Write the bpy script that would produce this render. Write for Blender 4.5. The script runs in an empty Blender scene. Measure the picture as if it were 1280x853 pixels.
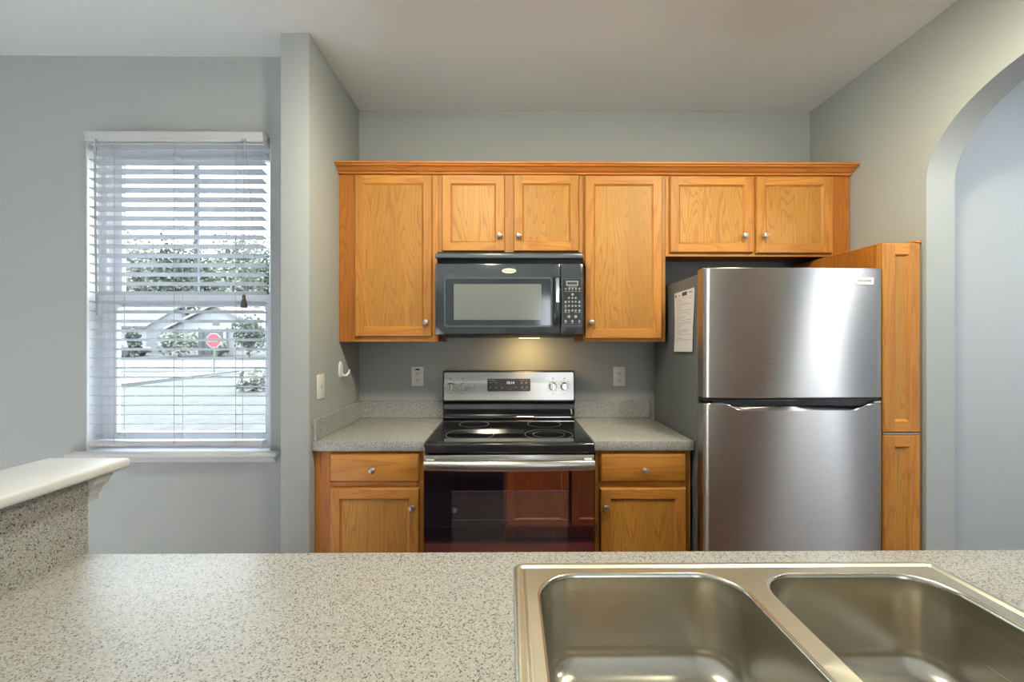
import bpy, bmesh, math, random
from mathutils import Vector, Matrix
C = bpy.context.scene
COL = C.collection
PI = math.pi
R = math.radians
rnd = random.Random(7)

# ------------------------------------------------------------------ camera
cam_d = bpy.data.cameras.new('camera')
cam_d.sensor_fit = 'HORIZONTAL'; cam_d.sensor_width = 36.0
cam_d.lens = 538.0 / 1280.0 * 36.0
cam_d.clip_start = 0.02; cam_d.clip_end = 400
cam = bpy.data.objects.new('camera', cam_d); COL.objects.link(cam)
cam.location = (0, 0, 1.37); cam.rotation_euler = (R(90), 0, R(-0.5))
C.camera = cam

# ------------------------------------------------------------------ world, sun, lights, exposure
C.view_settings.view_transform = 'Standard'; C.view_settings.look = 'None'
C.view_settings.gamma = 1.0; C.view_settings.use_curve_mapping = False
C.view_settings.exposure = 0.14
C.cycles.max_bounces = 10; C.cycles.diffuse_bounces = 5; C.cycles.glossy_bounces = 5
C.cycles.transparent_max_bounces = 16
C.cycles.sample_clamp_indirect = 6.0
C.cycles.caustics_reflective = False; C.cycles.caustics_refractive = False
C.cycles.use_denoising = True
W = bpy.data.worlds.new('sky'); C.world = W; W.use_nodes = True
nt = W.node_tree; nt.nodes.clear()
wo = nt.nodes.new('ShaderNodeOutputWorld'); wb = nt.nodes.new('ShaderNodeBackground')
wb.inputs[0].default_value = (0.79, 0.89, 1.0, 1); wb.inputs[1].default_value = 12.0
nt.links.new(wb.outputs[0], wo.inputs[0])

def light(name, kind, loc, rot, power, color, size=None, size_y=None, shape='RECTANGLE', spread=None):
    d = bpy.data.lights.new(name, kind); d.energy = power; d.color = color
    if kind == 'AREA':
        d.shape = shape; d.size = size
        if size_y: d.size_y = size_y
        if spread: d.spread = spread
    o = bpy.data.objects.new(name, d); COL.objects.link(o)
    o.location = loc; o.rotation_euler = rot
    return o
sun = light('sun', 'SUN', (0, 0, 20), (R(42), 0, R(-62)), 11.0, (1.0, 0.96, 0.9)); sun.data.angle = R(1.0)
DAY = (0.86, 0.93, 1.0); WARM = (1.0, 0.95, 0.70)
# added fill lamps standing in for daylight at unseen rear, side and hall windows
light('fill_rear_window', 'AREA', (-2.6, -4.44, 1.5), (R(155), 0, 0), 4, DAY, 1.7, 1.6)
light('fill_rear_door', 'AREA', (1.1, -4.44, 1.25), (R(88), 0, R(-20)), 40, DAY, 1.0, 2.0)
light('fill_side_window', 'AREA', (-4.14, -1.2, 1.5), (R(155), 0, R(-90)), 4, DAY, 1.8, 1.6)
po = light('window_portal', 'AREA', (-1.60, 2.29, 1.60), (R(-90), 0, 0), 1, (1, 1, 1), 0.92, 1.56); po.data.cycles.is_portal = True
light('fridge_streak_lamp', 'AREA', (3.38, -0.58, 1.5), (R(90), 0, R(90)), 7.5, DAY, 0.26, 1.6)  # added narrow lamp, no window here; draws the bright streak on the fridge
light('fill_hall_window', 'AREA', (2.9, -1.35, 1.6), (R(90), 0, 0), 16, DAY, 0.9, 1.6)

# ------------------------------------------------------------------ helpers
WL = {}
def wloc(o): return WL.get(o.name, Vector((0, 0, 0)))
def thing(name, label, cat, loc=(0, 0, 0), group=None):
    o = bpy.data.objects.new(name, None); COL.objects.link(o)
    o.location = loc; WL[o.name] = Vector(loc); o.empty_display_size = 0.05
    o['label'] = label; o['category'] = cat
    if group: o['group'] = group
    return o
def tag(o, label, cat, group=None, kind=None):
    o['label'] = label; o['category'] = cat
    if group: o['group'] = group
    if kind: o['kind'] = kind
    return o
def finish(me, smooth=True, ang=32):
    if smooth and len(me.polygons):
        me.polygons.foreach_set('use_smooth', [True] * len(me.polygons))
        me.set_sharp_from_angle(angle=R(ang))
def part(name, bm, mats, parent=None, at=None, local=False, label=None, smooth=True, ang=32, rot=None):
    """links bm as ONE mesh object. bm is in world coordinates unless local; 'at' is the world origin of the part"""
    pw = wloc(parent) if parent else Vector((0, 0, 0))
    a = Vector(at) if at is not None else pw
    if not local:
        bm.transform(Matrix.Translation(-a))
    bm.normal_update()
    me = bpy.data.meshes.new(name); bm.to_mesh(me); bm.free()
    if not isinstance(mats, (list, tuple)): mats = [mats]
    for m in mats: me.materials.append(m)
    finish(me, smooth, ang)
    o = bpy.data.objects.new(name, me); COL.objects.link(o)
    o.parent = parent; o.location = a - pw; WL[o.name] = a
    if rot: o.rotation_euler = rot
    if label: o['label'] = label
    return o
def struct(name, bm, mats, **k):
    o = part(name, bm, mats, **k); o['kind'] = 'structure'
    return o
def dup(o, parent=None, loc=None):
    c = o.copy(); COL.objects.link(c); c.parent = parent
    if loc is not None: c.location = loc
    for ch in [x for x in bpy.data.objects if x.parent == o]:
        dup(ch, c)
    return c
def nb(): return bmesh.new()
def box(bm, x0, x1, y0, y1, z0, z1, m=0, bev=0.0, seg=1):
    g = bmesh.ops.create_cube(bm, size=1.0, matrix=Matrix.Translation(((x0+x1)/2, (y0+y1)/2, (z0+z1)/2)) @ Matrix.Diagonal((x1-x0, y1-y0, z1-z0, 1)))
    vs = g['verts']
    fs = set(f for v in vs for f in v.link_faces)
    for f in fs: f.material_index = m
    if bev:
        es = list(set(e for v in vs for e in v.link_edges))
        r = bmesh.ops.bevel(bm, geom=es, offset=bev, segments=seg, affect='EDGES', profile=0.5)
        for f in r['faces']: f.material_index = m
def frame_of(d):
    d = Vector(d).normalized()
    u = d.cross(Vector((0, 0, 1)))
    if u.length < 1e-4: u = d.cross(Vector((1, 0, 0)))
    u.normalize(); return u, d.cross(u).normalized()
def rings(bm, loops, m=0, cap0=True, cap1=True, closed=True):
    vl = [[bm.verts.new(p) for p in lp] for lp in loops]
    n = len(vl[0])
    for a, b in zip(vl[:-1], vl[1:]):
        for i in range(n if closed else n-1):
            j = (i+1) % n
            f = bm.faces.new((a[i], a[j], b[j], b[i])); f.material_index = m
    if cap0: bm.faces.new(vl[0][::-1]).material_index = m
    if cap1: bm.faces.new(vl[-1]).material_index = m
    return vl
def fixn(bm): bmesh.ops.recalc_face_normals(bm, faces=bm.faces[:])
def tube(bm, pts, r, seg=8, m=0):
    pts = [Vector(p) for p in pts]; n = len(pts)
    rr = r if isinstance(r, (list, tuple)) else [r]*n
    loops = []
    u = None
    for i, p in enumerate(pts):
        d = (pts[min(i+1, n-1)] - pts[max(i-1, 0)]).normalized()
        if u is None: u, v = frame_of(d)
        else:
            u = (u - d*u.dot(d)).normalized(); v = d.cross(u)
        loops.append([p + (u*math.cos(2*PI*k/seg) + v*math.sin(2*PI*k/seg))*rr[i] for k in range(seg)])
    rings(bm, loops, m)
def lathe(bm, c, axis, prof, seg=20, m=0, sx=1.0, sy=1.0, up=None):
    """prof: (radius, distance along axis) list"""
    c = Vector(c); d = Vector(axis).normalized(); u, v = frame_of(d)
    loops = [[c + d*t + (u*math.cos(2*PI*k/seg)*sx + v*math.sin(2*PI*k/seg)*sy)*max(r, 1e-5) for k in range(seg)] for r, t in prof]
    rings(bm, loops, m)
def prism(bm, pts, axis, a0, a1, m=0):
    """outline of 2d points extruded along axis 'x' (pts y,z), 'y' (pts x,z) or 'z' (pts x,y)"""
    f = {'x': lambda p, a: (a, p[0], p[1]), 'y': lambda p, a: (p[0], a, p[1]), 'z': lambda p, a: (p[0], p[1], a)}[axis]
    n0 = len(bm.faces)
    rings(bm, [[f(p, a0) for p in pts], [f(p, a1) for p in pts]], m)
def rrect(x0, x1, y0, y1, r, n=6):
    pts = []
    for cx, cy, a in ((x1-r, y1-r, 0), (x0+r, y1-r, 90), (x0+r, y0+r, 180), (x1-r, y0+r, 270)):
        for k in range(n+1):
            t = R(a + 90*k/n); pts.append((cx + r*math.cos(t), cy + r*math.sin(t)))
    return pts
def text_bm(bm, s, size, at, m=0, plane='front', ext=0.0003, sx=1.0):
    cu = bpy.data.curves.new('t', 'FONT'); cu.body = s; cu.size = size; cu.align_x = 'CENTER'; cu.align_y = 'CENTER'; cu.extrude = ext
    o = bpy.data.objects.new('t', cu); COL.objects.link(o)
    me = bpy.data.meshes.new_from_object(o)
    mat = Matrix.Translation(at) @ (Matrix.Rotation(R(90), 4, 'X') if plane == 'front' else Matrix()) @ Matrix.Diagonal((sx, 1, 1, 1))
    me.transform(mat)
    k = len(bm.faces); bm.from_mesh(me); bm.faces.ensure_lookup_table()
    for f in bm.faces[k:]: f.material_index = m
    bpy.data.objects.remove(o); bpy.data.curves.remove(cu); bpy.data.meshes.remove(me)

# ------------------------------------------------------------------ materials
def srgb(r, g, b):
    f = lambda c: (c/255/12.92) if c/255 <= 0.04045 else ((c/255+0.055)/1.055)**2.4
    return (f(r), f(g), f(b), 1)
def mat(name):
    m = bpy.data.materials.new(name); m.use_nodes = True
    return m, m.node_tree, m.node_tree.nodes['Principled BSDF']
def N(nt, t, **k):
    n = nt.nodes.new('ShaderNode' + t)
    for a, v in k.items(): setattr(n, a, v)
    return n
def plain(name, col, rough=0.5, metal=0.0, bump=0.0, bscale=200, var=0.0, vscale=3, ior=1.45, coat=0.0):
    m, nt, p = mat(name); L = nt.links.new
    p.inputs['Base Color'].default_value = col; p.inputs['Roughness'].default_value = rough
    p.inputs['Metallic'].default_value = metal; p.inputs['IOR'].default_value = ior
    p.inputs['Coat Weight'].default_value = coat; p.inputs['Coat Roughness'].default_value = 0.05
    tc = N(nt, 'TexCoord')
    if bump:
        n = N(nt, 'TexNoise'); n.inputs['Scale'].default_value = bscale; n.inputs['Detail'].default_value = 3
        b = N(nt, 'Bump'); b.inputs['Strength'].default_value = bump; b.inputs['Distance'].default_value = 0.002
        L(tc.outputs['Object'], n.inputs['Vector']); L(n.outputs['Fac'], b.inputs['Height']); L(b.outputs[0], p.inputs['Normal'])
    if var:
        n = N(nt, 'TexNoise'); n.inputs['Scale'].default_value = vscale; n.inputs['Detail'].default_value = 4
        mx = N(nt, 'MixRGB', blend_type='MULTIPLY'); mx.inputs['Fac'].default_value = 1; mx.inputs['Color1'].default_value = col
        cr = N(nt, 'ValToRGB'); cr.color_ramp.elements[0].position = 0.3; cr.color_ramp.elements[1].position = 0.7
        cr.color_ramp.elements[0].color = (1-var,)*3 + (1,); cr.color_ramp.elements[1].color = (1, 1, 1, 1)
        L(tc.outputs['Object'], n.inputs['Vector']); L(n.outputs['Fac'], cr.inputs[0]); L(cr.outputs[0], mx.inputs['Color2']); L(mx.outputs[0], p.inputs['Base Color'])
    return m
def oak(name, axis, base, dark, ring=9.0, line=0.55, rough=0.5, coord_scale=1.0):
    m, nt, p = mat(name); L = nt.links.new
    tc = N(nt, 'TexCoord'); oi = N(nt, 'ObjectInfo')
    mul = N(nt, 'Math', operation='MULTIPLY'); mul.inputs[1].default_value = 37.0; L(oi.outputs['Random'], mul.inputs[0])
    add = N(nt, 'VectorMath', operation='ADD'); L(tc.outputs['Object'], add.inputs[0]); L(mul.outputs[0], add.inputs[1])
    def mapped(across, along):
        mp = N(nt, 'Mapping'); s = [across]*3; s['xyz'.index(axis)] = along
        mp.inputs['Scale'].default_value = s; L(add.outputs[0], mp.inputs['Vector']); return mp
    a = mapped(8.5, 0.95)
    n1 = N(nt, 'TexNoise'); n1.inputs['Scale'].default_value = 1.0; n1.inputs['Detail'].default_value = 2.0; n1.inputs['Roughness'].default_value = 0.4; n1.inputs['Distortion'].default_value = 0.12
    L(a.outputs[0], n1.inputs['Vector'])
    k = N(nt, 'Math', operation='MULTIPLY'); k.inputs[1].default_value = ring*2.2; L(n1.outputs['Fac'], k.inputs[0])
    fr = N(nt, 'Math', operation='FRACT'); L(k.outputs[0], fr.inputs[0])
    cr = N(nt, 'ValToRGB'); e = cr.color_ramp.elements
    e[0].position = 0.0; e[0].color = (0, 0, 0, 1); e[1].position = 1.0; e[1].color = (0, 0, 0, 1)
    for pos, v in ((0.55, 0.12), (0.86, 1.0)):
        x = cr.color_ramp.elements.new(pos); x.color = (v, v, v, 1)
    L(fr.outputs[0], cr.inputs[0])
    b = mapped(420.0, 9.0)
    n2 = N(nt, 'TexNoise'); n2.inputs['Scale'].default_value = 1.0; n2.inputs['Detail'].default_value = 3.0; L(b.outputs[0], n2.inputs['Vector'])
    cr2 = N(nt, 'ValToRGB'); cr2.color_ramp.elements[0].position = 0.36; cr2.color_ramp.elements[1].position = 0.62
    cr2.color_ramp.elements[0].color = (1, 1, 1, 1); cr2.color_ramp.elements[1].color = (0, 0, 0, 1); L(n2.outputs['Fac'], cr2.inputs[0])
    # pores sit mostly along the growth lines
    pm = N(nt, 'Math', operation='MULTIPLY_ADD'); pm.inputs[1].default_value = 0.6; pm.inputs[2].default_value = 0.4; L(cr.outputs[0], pm.inputs[0])
    pw = N(nt, 'Math', operation='MULTIPLY'); L(pm.outputs[0], pw.inputs[0]); L(cr2.outputs[0], pw.inputs[1])
    c = mapped(5.0, 0.25)
    n3 = N(nt, 'TexNoise'); n3.inputs['Scale'].default_value = 1.0; n3.inputs['Detail'].default_value = 1.0; L(c.outputs[0], n3.inputs['Vector'])
    hsv = N(nt, 'MixRGB', blend_type='MIX'); hsv.inputs['Color1'].default_value = base; hsv.inputs['Color2'].default_value = tuple(0.78*x for x in base[:3]) + (1,)
    cr3 = N(nt, 'ValToRGB'); cr3.color_ramp.elements[0].position = 0.4; cr3.color_ramp.elements[1].position = 0.66; L(n3.outputs['Fac'], cr3.inputs[0]); L(cr3.outputs[0], hsv.inputs['Fac'])
    m1 = N(nt, 'MixRGB'); m1.inputs['Color2'].default_value = dark
    f1 = N(nt, 'Math', operation='MULTIPLY'); f1.inputs[1].default_value = line; L(cr.outputs[0], f1.inputs[0]); L(f1.outputs[0], m1.inputs['Fac']); L(hsv.outputs[0], m1.inputs['Color1'])
    m2 = N(nt, 'MixRGB'); m2.inputs['Color2'].default_value = dark
    f2 = N(nt, 'Math', operation='MULTIPLY'); f2.inputs[1].default_value = 0.8; L(pw.outputs[0], f2.inputs[0]); L(f2.outputs[0], m2.inputs['Fac']); L(m1.outputs[0], m2.inputs['Color1'])
    L(m2.outputs[0], p.inputs['Base Color'])
    p.inputs['Roughness'].default_value = rough; p.inputs['IOR'].default_value = 1.45
    bp = N(nt, 'Bump'); bp.inputs['Strength'].default_value = 0.12; bp.inputs['Distance'].default_value = 0.0006; bp.invert = True
    L(pw.outputs[0], bp.inputs['Height']); L(bp.outputs[0], p.inputs['Normal'])
    return m
def laminate(name, c_base, c_dark, c_tan, c_white, scale=1.0):
    m, nt, p = mat(name); L = nt.links.new
    tc = N(nt, 'TexCoord')
    def vor(sc):
        v = N(nt, 'TexVoronoi'); v.inputs['Scale'].default_value = sc; v.feature = 'F1'
        w = N(nt, 'TexNoise'); w.inputs['Scale'].default_value = sc*0.9
        mx = N(nt, 'MixRGB', blend_type='LINEAR_LIGHT'); mx.inputs['Fac'].default_value = 0.0012
        L(tc.outputs['Object'], w.inputs['Vector']); L(tc.outputs['Object'], mx.inputs['Color1']); L(w.outputs['Color'], mx.inputs['Color2'])
        L(mx.outputs[0], v.inputs['Vector'])
        s = N(nt, 'SeparateColor'); L(v.outputs['Color'], s.inputs[0]); return s
    def gate(src, lo, hi):
        r = N(nt, 'ValToRGB'); r.color_ramp.interpolation = 'CONSTANT'
        e = r.color_ramp.elements; e[0].position = 0; e[0].color = (0, 0, 0, 1); e[1].position = lo; e[1].color = (1, 1, 1, 1)
        if hi < 1:
            x = e.new(hi); x.color = (0, 0, 0, 1)
        L(src, r.inputs[0]); return r.outputs[0]
    a = vor(430*scale); b = vor(300*scale)
    col = None
    prev = N(nt, 'RGB'); prev.outputs[0].default_value = c_base; cur = prev.outputs[0]
    for src, lo, hi, cc, f in ((a.outputs[0], 0.62, 0.86, c_tan, 0.75), (a.outputs[1], 0.72, 1.0, c_white, 0.7), (b.outputs[0], 0.80, 0.93, c_dark, 0.3), (a.outputs[2], 0.91, 1.0, c_dark, 0.95)):
        mx = N(nt, 'MixRGB'); mx.inputs['Color2'].default_value = cc
        g = N(nt, 'Math', operation='MULTIPLY'); g.inputs[1].default_value = f; L(gate(src, lo, hi), g.inputs[0]); L(g.outputs[0], mx.inputs['Fac']); L(cur, mx.inputs['Color1']); cur = mx.outputs[0]
    L(cur, p.inputs['Base Color']); p.inputs['Roughness'].default_value = 0.27
    return m
def brushed(name, col, rough, aniso, rotation, streak='x'):
    m, nt, p = mat(name); L = nt.links.new
    p.inputs['Base Color'].default_value = col; p.inputs['Metallic'].default_value = 1.0
    p.inputs['Anisotropic'].default_value = aniso; p.inputs['Anisotropic Rotation'].default_value = rotation
    tg = N(nt, 'Tangent', direction_type='RADIAL', axis='Z'); L(tg.outputs[0], p.inputs['Tangent'])
    tc = N(nt, 'TexCoord'); mp = N(nt, 'Mapping')
    s = [900.0, 900.0, 900.0]; s['xyz'.index(streak)] = 6.0
    mp.inputs['Scale'].default_value = s; L(tc.outputs['Object'], mp.inputs['Vector'])
    n = N(nt, 'TexNoise'); n.inputs['Scale'].default_value = 1.0; n.inputs['Detail'].default_value = 2; L(mp.outputs[0], n.inputs['Vector'])
    mr = N(nt, 'MapRange'); mr.inputs['To Min'].default_value = rough*0.8; mr.inputs['To Max'].default_value = rough*1.25
    L(n.outputs['Fac'], mr.inputs['Value']); L(mr.outputs[0], p.inputs['Roughness'])
    mx = N(nt, 'MixRGB', blend_type='MULTIPLY'); mx.inputs['Fac'].default_value = 0.22; mx.inputs['Color1'].default_value = col
    L(n.outputs['Fac'], mx.inputs['Color2']); L(mx.outputs[0], p.inputs['Base Color'])
    return m
def mirror_glass(name, tint, body, rough=0.02, fac=0.5):
    m, nt, p = mat(name); L = nt.links.new
    nt.nodes.remove(p); out = nt.nodes['Material Output']
    g = N(nt, 'BsdfGlossy'); g.inputs['Color'].default_value = tint; g.inputs['Roughness'].default_value = rough
    d = N(nt, 'BsdfDiffuse'); d.inputs['Color'].default_value = body
    a = N(nt, 'AddShader'); L(g.outputs[0], a.inputs[0]); L(d.outputs[0], a.inputs[1]); L(a.outputs[0], out.inputs['Surface'])
    return m
def pane_glass(name):
    m, nt, p = mat(name); L = nt.links.new
    nt.nodes.remove(p); out = nt.nodes['Material Output']
    t = N(nt, 'BsdfTransparent'); t.inputs['Color'].default_value = (0.95, 0.97, 0.97, 1)
    g = N(nt, 'BsdfGlossy'); g.inputs['Roughness'].default_value = 0.0
    fr = N(nt, 'Fresnel'); fr.inputs['IOR'].default_value = 1.5
    ge = N(nt, 'NewGeometry'); iv = N(nt, 'Math', operation='SUBTRACT'); iv.inputs[0].default_value = 1.0; L(ge.outputs['Backfacing'], iv.inputs[1])
    fm = N(nt, 'Math', operation='MULTIPLY'); L(fr.outputs[0], fm.inputs[0]); L(iv.outputs[0], fm.inputs[1])
    mx = N(nt, 'MixShader'); L(fm.outputs[0], mx.inputs[0]); L(t.outputs[0], mx.inputs[1]); L(g.outputs[0], mx.inputs[2]); L(mx.outputs[0], out.inputs['Surface'])
    return m
def emit(name, col, s):
    m, nt, p = mat(name); p.inputs['Base Color'].default_value = (0, 0, 0, 1)
    p.inputs['Emission Color'].default_value = col; p.inputs['Emission Strength'].default_value = s
    return m

M = {}
M['wall'] = plain('wall_paint', (0.350, 0.367, 0.362, 1), 0.62, bump=0.05, bscale=350)
M['hall'] = plain('hall_paint', (0.44, 0.465, 0.485, 1), 0.62, bump=0.08, bscale=300)
M['ceil'] = plain('ceiling_paint', (0.765, 0.79, 0.79, 1), 0.85, bump=0.06, bscale=250)
M['trim'] = plain('trim_paint', (0.66, 0.66, 0.67, 1), 0.4)
M['cream'] = plain('ledge_paint', (0.66, 0.67, 0.71, 1), 0.34, var=0.04, vscale=6)
def thin_plastic(name, col, tr, f):
    m, nt, p = mat(name); L = nt.links.new; out = nt.nodes['Material Output']
    p.inputs['Base Color'].default_value = col; p.inputs['Roughness'].default_value = 0.4
    t = N(nt, 'BsdfTranslucent'); t.inputs['Color'].default_value = tr
    mx = N(nt, 'MixShader'); mx.inputs[0].default_value = f; L(p.outputs[0], mx.inputs[1]); L(t.outputs[0], mx.inputs[2]); L(mx.outputs[0], out.inputs['Surface'])
    return m
M['slat'] = thin_plastic('blind_slat', (0.55, 0.56, 0.59, 1), (0.5, 0.52, 0.58, 1), 0.06)
M['valance'] = plain('valance_paint', (0.50, 0.51, 0.52, 1), 0.45)
M['vinyl'] = plain('white_vinyl', (0.70, 0.71, 0.74, 1), 0.35)
M['cord'] = plain('cord', (0.30, 0.31, 0.33, 1), 0.7)
M['wand'] = plain('wand', (0.28, 0.29, 0.32, 1), 0.25)
M['tassel'] = plain('tassel', (0.045, 0.042, 0.032, 1), 0.6)
M['glass'] = pane_glass('window_glass')
BASE = srgb(214, 150, 78); DARK = srgb(148, 86, 27)
M['oak_panel'] = oak('oak_panel', 'z', srgb(181, 131, 56), DARK, ring=11, line=0.52)
M['oak_v'] = oak('oak_vertical', 'z', srgb(184, 125, 52), DARK, ring=5, line=0.4)
M['oak_h'] = oak('oak_horizontal', 'x', srgb(194, 132, 56), DARK, ring=5, line=0.4)
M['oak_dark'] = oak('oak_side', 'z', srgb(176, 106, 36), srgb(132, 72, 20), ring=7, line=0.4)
M['oak_crown'] = oak('oak_crown', 'x', srgb(196, 122, 50), srgb(150, 84, 28), ring=4, line=0.3)
M['inside_wood'] = plain('cabinet_inside', srgb(150, 100, 55), 0.6)  # plain brown for cabinet bottoms, tops and backs
M['counter'] = laminate('laminate_speckle', srgb(168, 167, 166), srgb(86, 84, 80), srgb(156, 150, 140), srgb(188, 186, 182), 1.15)
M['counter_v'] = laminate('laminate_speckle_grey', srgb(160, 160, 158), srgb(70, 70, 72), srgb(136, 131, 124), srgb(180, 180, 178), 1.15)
M['steel'] = brushed('brushed_steel', (0.62, 0.605, 0.59, 1), 0.30, 1.0, 0.25, 'x')
M['steel_v'] = brushed('brushed_panel', (0.66, 0.645, 0.61, 1), 0.30, 0.75, 0.25, 'x')
M['sink'] = brushed('sink_steel', (0.66, 0.63, 0.55, 1), 0.24, 0.2, 0.0, 'y')
M['sink_rim'] = brushed('sink_rim_steel', (0.67, 0.655, 0.56, 1), 0.38, 0.3, 0.0, 'y')
M['nickel'] = plain('satin_nickel', (0.55, 0.53, 0.50, 1), 0.3, metal=1.0)
M['chrome'] = plain('chrome', (0.75, 0.75, 0.75, 1), 0.12, metal=1.0)
M['fridge_side'] = plain('fridge_side_paint', (0.115, 0.122, 0.128, 1), 0.42, bump=0.15, bscale=500)
M['black'] = plain('black_plastic', (0.012, 0.012, 0.014, 1), 0.3)
M['dkgrey'] = plain('dark_grey_plastic', (0.055, 0.06, 0.068, 1), 0.3)
M['slate'] = plain('black_gloss', (0.024, 0.031, 0.039, 1), 0.08, ior=1.75)
M['slate_hi'] = plain('slate_trim', (0.075, 0.088, 0.1, 1), 0.25)
M['mw_screen'] = plain('oven_screen', (0.17, 0.18, 0.18, 1), 0.1, ior=1.6, bump=0.03, bscale=1500)
M['cooktop'] = plain('ceramic_glass', (0.008, 0.008, 0.010, 1), 0.05, ior=1.7)
M['enamel'] = plain('black_enamel', (0.016, 0.017, 0.022, 1), 0.12, ior=1.7, bump=0.04, bscale=12)
M['oven'] = mirror_glass('oven_door_glass', (0.68, 0.43, 0.58, 1), (0.007, 0.007, 0.012, 1))
M['oven_pane'] = mirror_glass('oven_window_glass', (0.68, 0.43, 0.58, 1), (0.04, 0.036, 0.04, 1))
M['ring'] = plain('burner_print', (0.16, 0.16, 0.17, 1), 0.3)
M['display'] = plain('display_panel', (0.05, 0.052, 0.058, 1), 0.25)
M['print'] = plain('pale_print', (0.62, 0.62, 0.60, 1), 0.6)
M['button'] = plain('button_print', (0.32, 0.32, 0.31, 1), 0.6)
M['digit'] = emit('lit_digits', (0.85, 0.95, 1.0, 1), 1.2)
M['white'] = plain('white_plastic', (0.74, 0.74, 0.72, 1), 0.35)
M['slot'] = plain('dark_slot', (0.006, 0.006, 0.007, 1), 0.8)
M['badge'] = plain('badge_white', (0.86, 0.86, 0.85, 1), 0.3)
M['badge_cream'] = plain('badge_cream', (0.78, 0.75, 0.62, 1), 0.25)
M['ink'] = plain('dark_ink', (0.06, 0.06, 0.07, 1), 0.6)
M['ink_grey'] = plain('grey_ink', (0.36, 0.36, 0.38, 1), 0.7)
M['paper'] = plain('paper', (0.78, 0.78, 0.80, 1), 0.8)
def planks():
    m, nt, p = mat('floor_planks'); L = nt.links.new
    tc = N(nt, 'TexCoord'); b = N(nt, 'TexBrick'); b.inputs['Scale'].default_value = 1.0
    b.inputs['Brick Width'].default_value = 1.1; b.inputs['Row Height'].default_value = 0.12; b.inputs['Mortar Size'].default_value = 0.002
    b.inputs['Color1'].default_value = srgb(104, 66, 46); b.inputs['Color2'].default_value = srgb(84, 50, 35); b.inputs['Mortar'].default_value = srgb(40, 22, 16)
    n = N(nt, 'TexNoise'); mp = N(nt, 'Mapping'); mp.inputs['Scale'].default_value = (4, 60, 1); n.inputs['Scale'].default_value = 1
    L(tc.outputs['Object'], mp.inputs['Vector']); L(mp.outputs[0], n.inputs['Vector'])
    mx = N(nt, 'MixRGB', blend_type='OVERLAY'); mx.inputs['Fac'].default_value = 0.4
    L(tc.outputs['Object'], b.inputs['Vector']); L(b.outputs['Color'], mx.inputs['Color1']); L(n.outputs['Color'], mx.inputs['Color2']); L(mx.outputs[0], p.inputs['Base Color'])
    p.inputs['Roughness'].default_value = 0.3
    return m
M['floor'] = planks()
def patchy(name, c1, c2, scale, rough=0.9, detail=6, lo=0.4, hi=0.62):
    m, nt, p = mat(name); L = nt.links.new
    tc = N(nt, 'TexCoord'); n = N(nt, 'TexNoise'); n.inputs['Scale'].default_value = scale; n.inputs['Detail'].default_value = detail; n.inputs['Roughness'].default_value = 0.7
    cr = N(nt, 'ValToRGB'); cr.color_ramp.elements[0].position = lo; cr.color_ramp.elements[1].position = hi
    cr.color_ramp.elements[0].color = c1; cr.color_ramp.elements[1].color = c2
    L(tc.outputs['Object'], n.inputs['Vector']); L(n.outputs['Fac'], cr.inputs[0]); L(cr.outputs[0], p.inputs['Base Color'])
    p.inputs['Roughness'].default_value = rough
    return m
M['lawn'] = patchy('lawn', (0.011, 0.012, 0.009, 1), (0.030, 0.030, 0.026, 1), 2.6)
M['asphalt'] = patchy('asphalt', (0.045, 0.045, 0.048, 1), (0.053, 0.053, 0.056, 1), 1.2)
M['concrete'] = patchy('concrete', (0.093, 0.091, 0.087, 1), (0.115, 0.113, 0.110, 1), 3)
M['siding'] = plain('white_siding', (0.146, 0.146, 0.146, 1), 0.7)
M['shingle'] = patchy('grey_shingle', (0.038, 0.040, 0.047, 1), (0.056, 0.059, 0.068, 1), 5)
M['shingle_pale'] = patchy('pale_shingle', (0.118, 0.118, 0.118, 1), (0.136, 0.136, 0.136, 1), 5)
M['shutter'] = plain('dark_shade', (0.038, 0.040, 0.045, 1), 0.6)
M['leaf_dark'] = patchy('leaf_dark', (0.023, 0.032, 0.023, 1), (0.072, 0.085, 0.063, 1), 0.9)
M['leaf_mid'] = patchy('leaf_mid', (0.055, 0.072, 0.049, 1), (0.152, 0.165, 0.125, 1), 0.9)
M['leaf_pale'] = patchy('leaf_pale', (0.106, 0.112, 0.089, 1), (0.205, 0.205, 0.179, 1), 0.9)
M['bark'] = plain('bark', (0.033, 0.029, 0.024, 1), 0.9)
M['red'] = plain('sign_red', (0.130, 0.007, 0.014, 1), 0.4)
M['signwhite'] = plain('sign_white', (0.177, 0.177, 0.177, 1), 0.4)
M['galv'] = plain('galvanised', (0.047, 0.050, 0.052, 1), 0.5)
M['car'] = plain('car_paint', (0.050, 0.056, 0.068, 1), 0.25, coat=0.5)
M['tyre'] = plain('tyre', (0.02, 0.02, 0.02, 1), 0.8)
M['carglass'] = plain('car_glass', (0.03, 0.035, 0.04, 1), 0.05)
M['dish'] = plain('dishwasher_black', (0.010, 0.011, 0.014, 1), 0.18)

M['bounce_carpet'] = patchy('bounce_carpet', (0.56, 0.55, 0.54, 1), (0.64, 0.63, 0.62, 1), 60)  # unseen floor, made pale to bounce light up onto the ceiling

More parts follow.
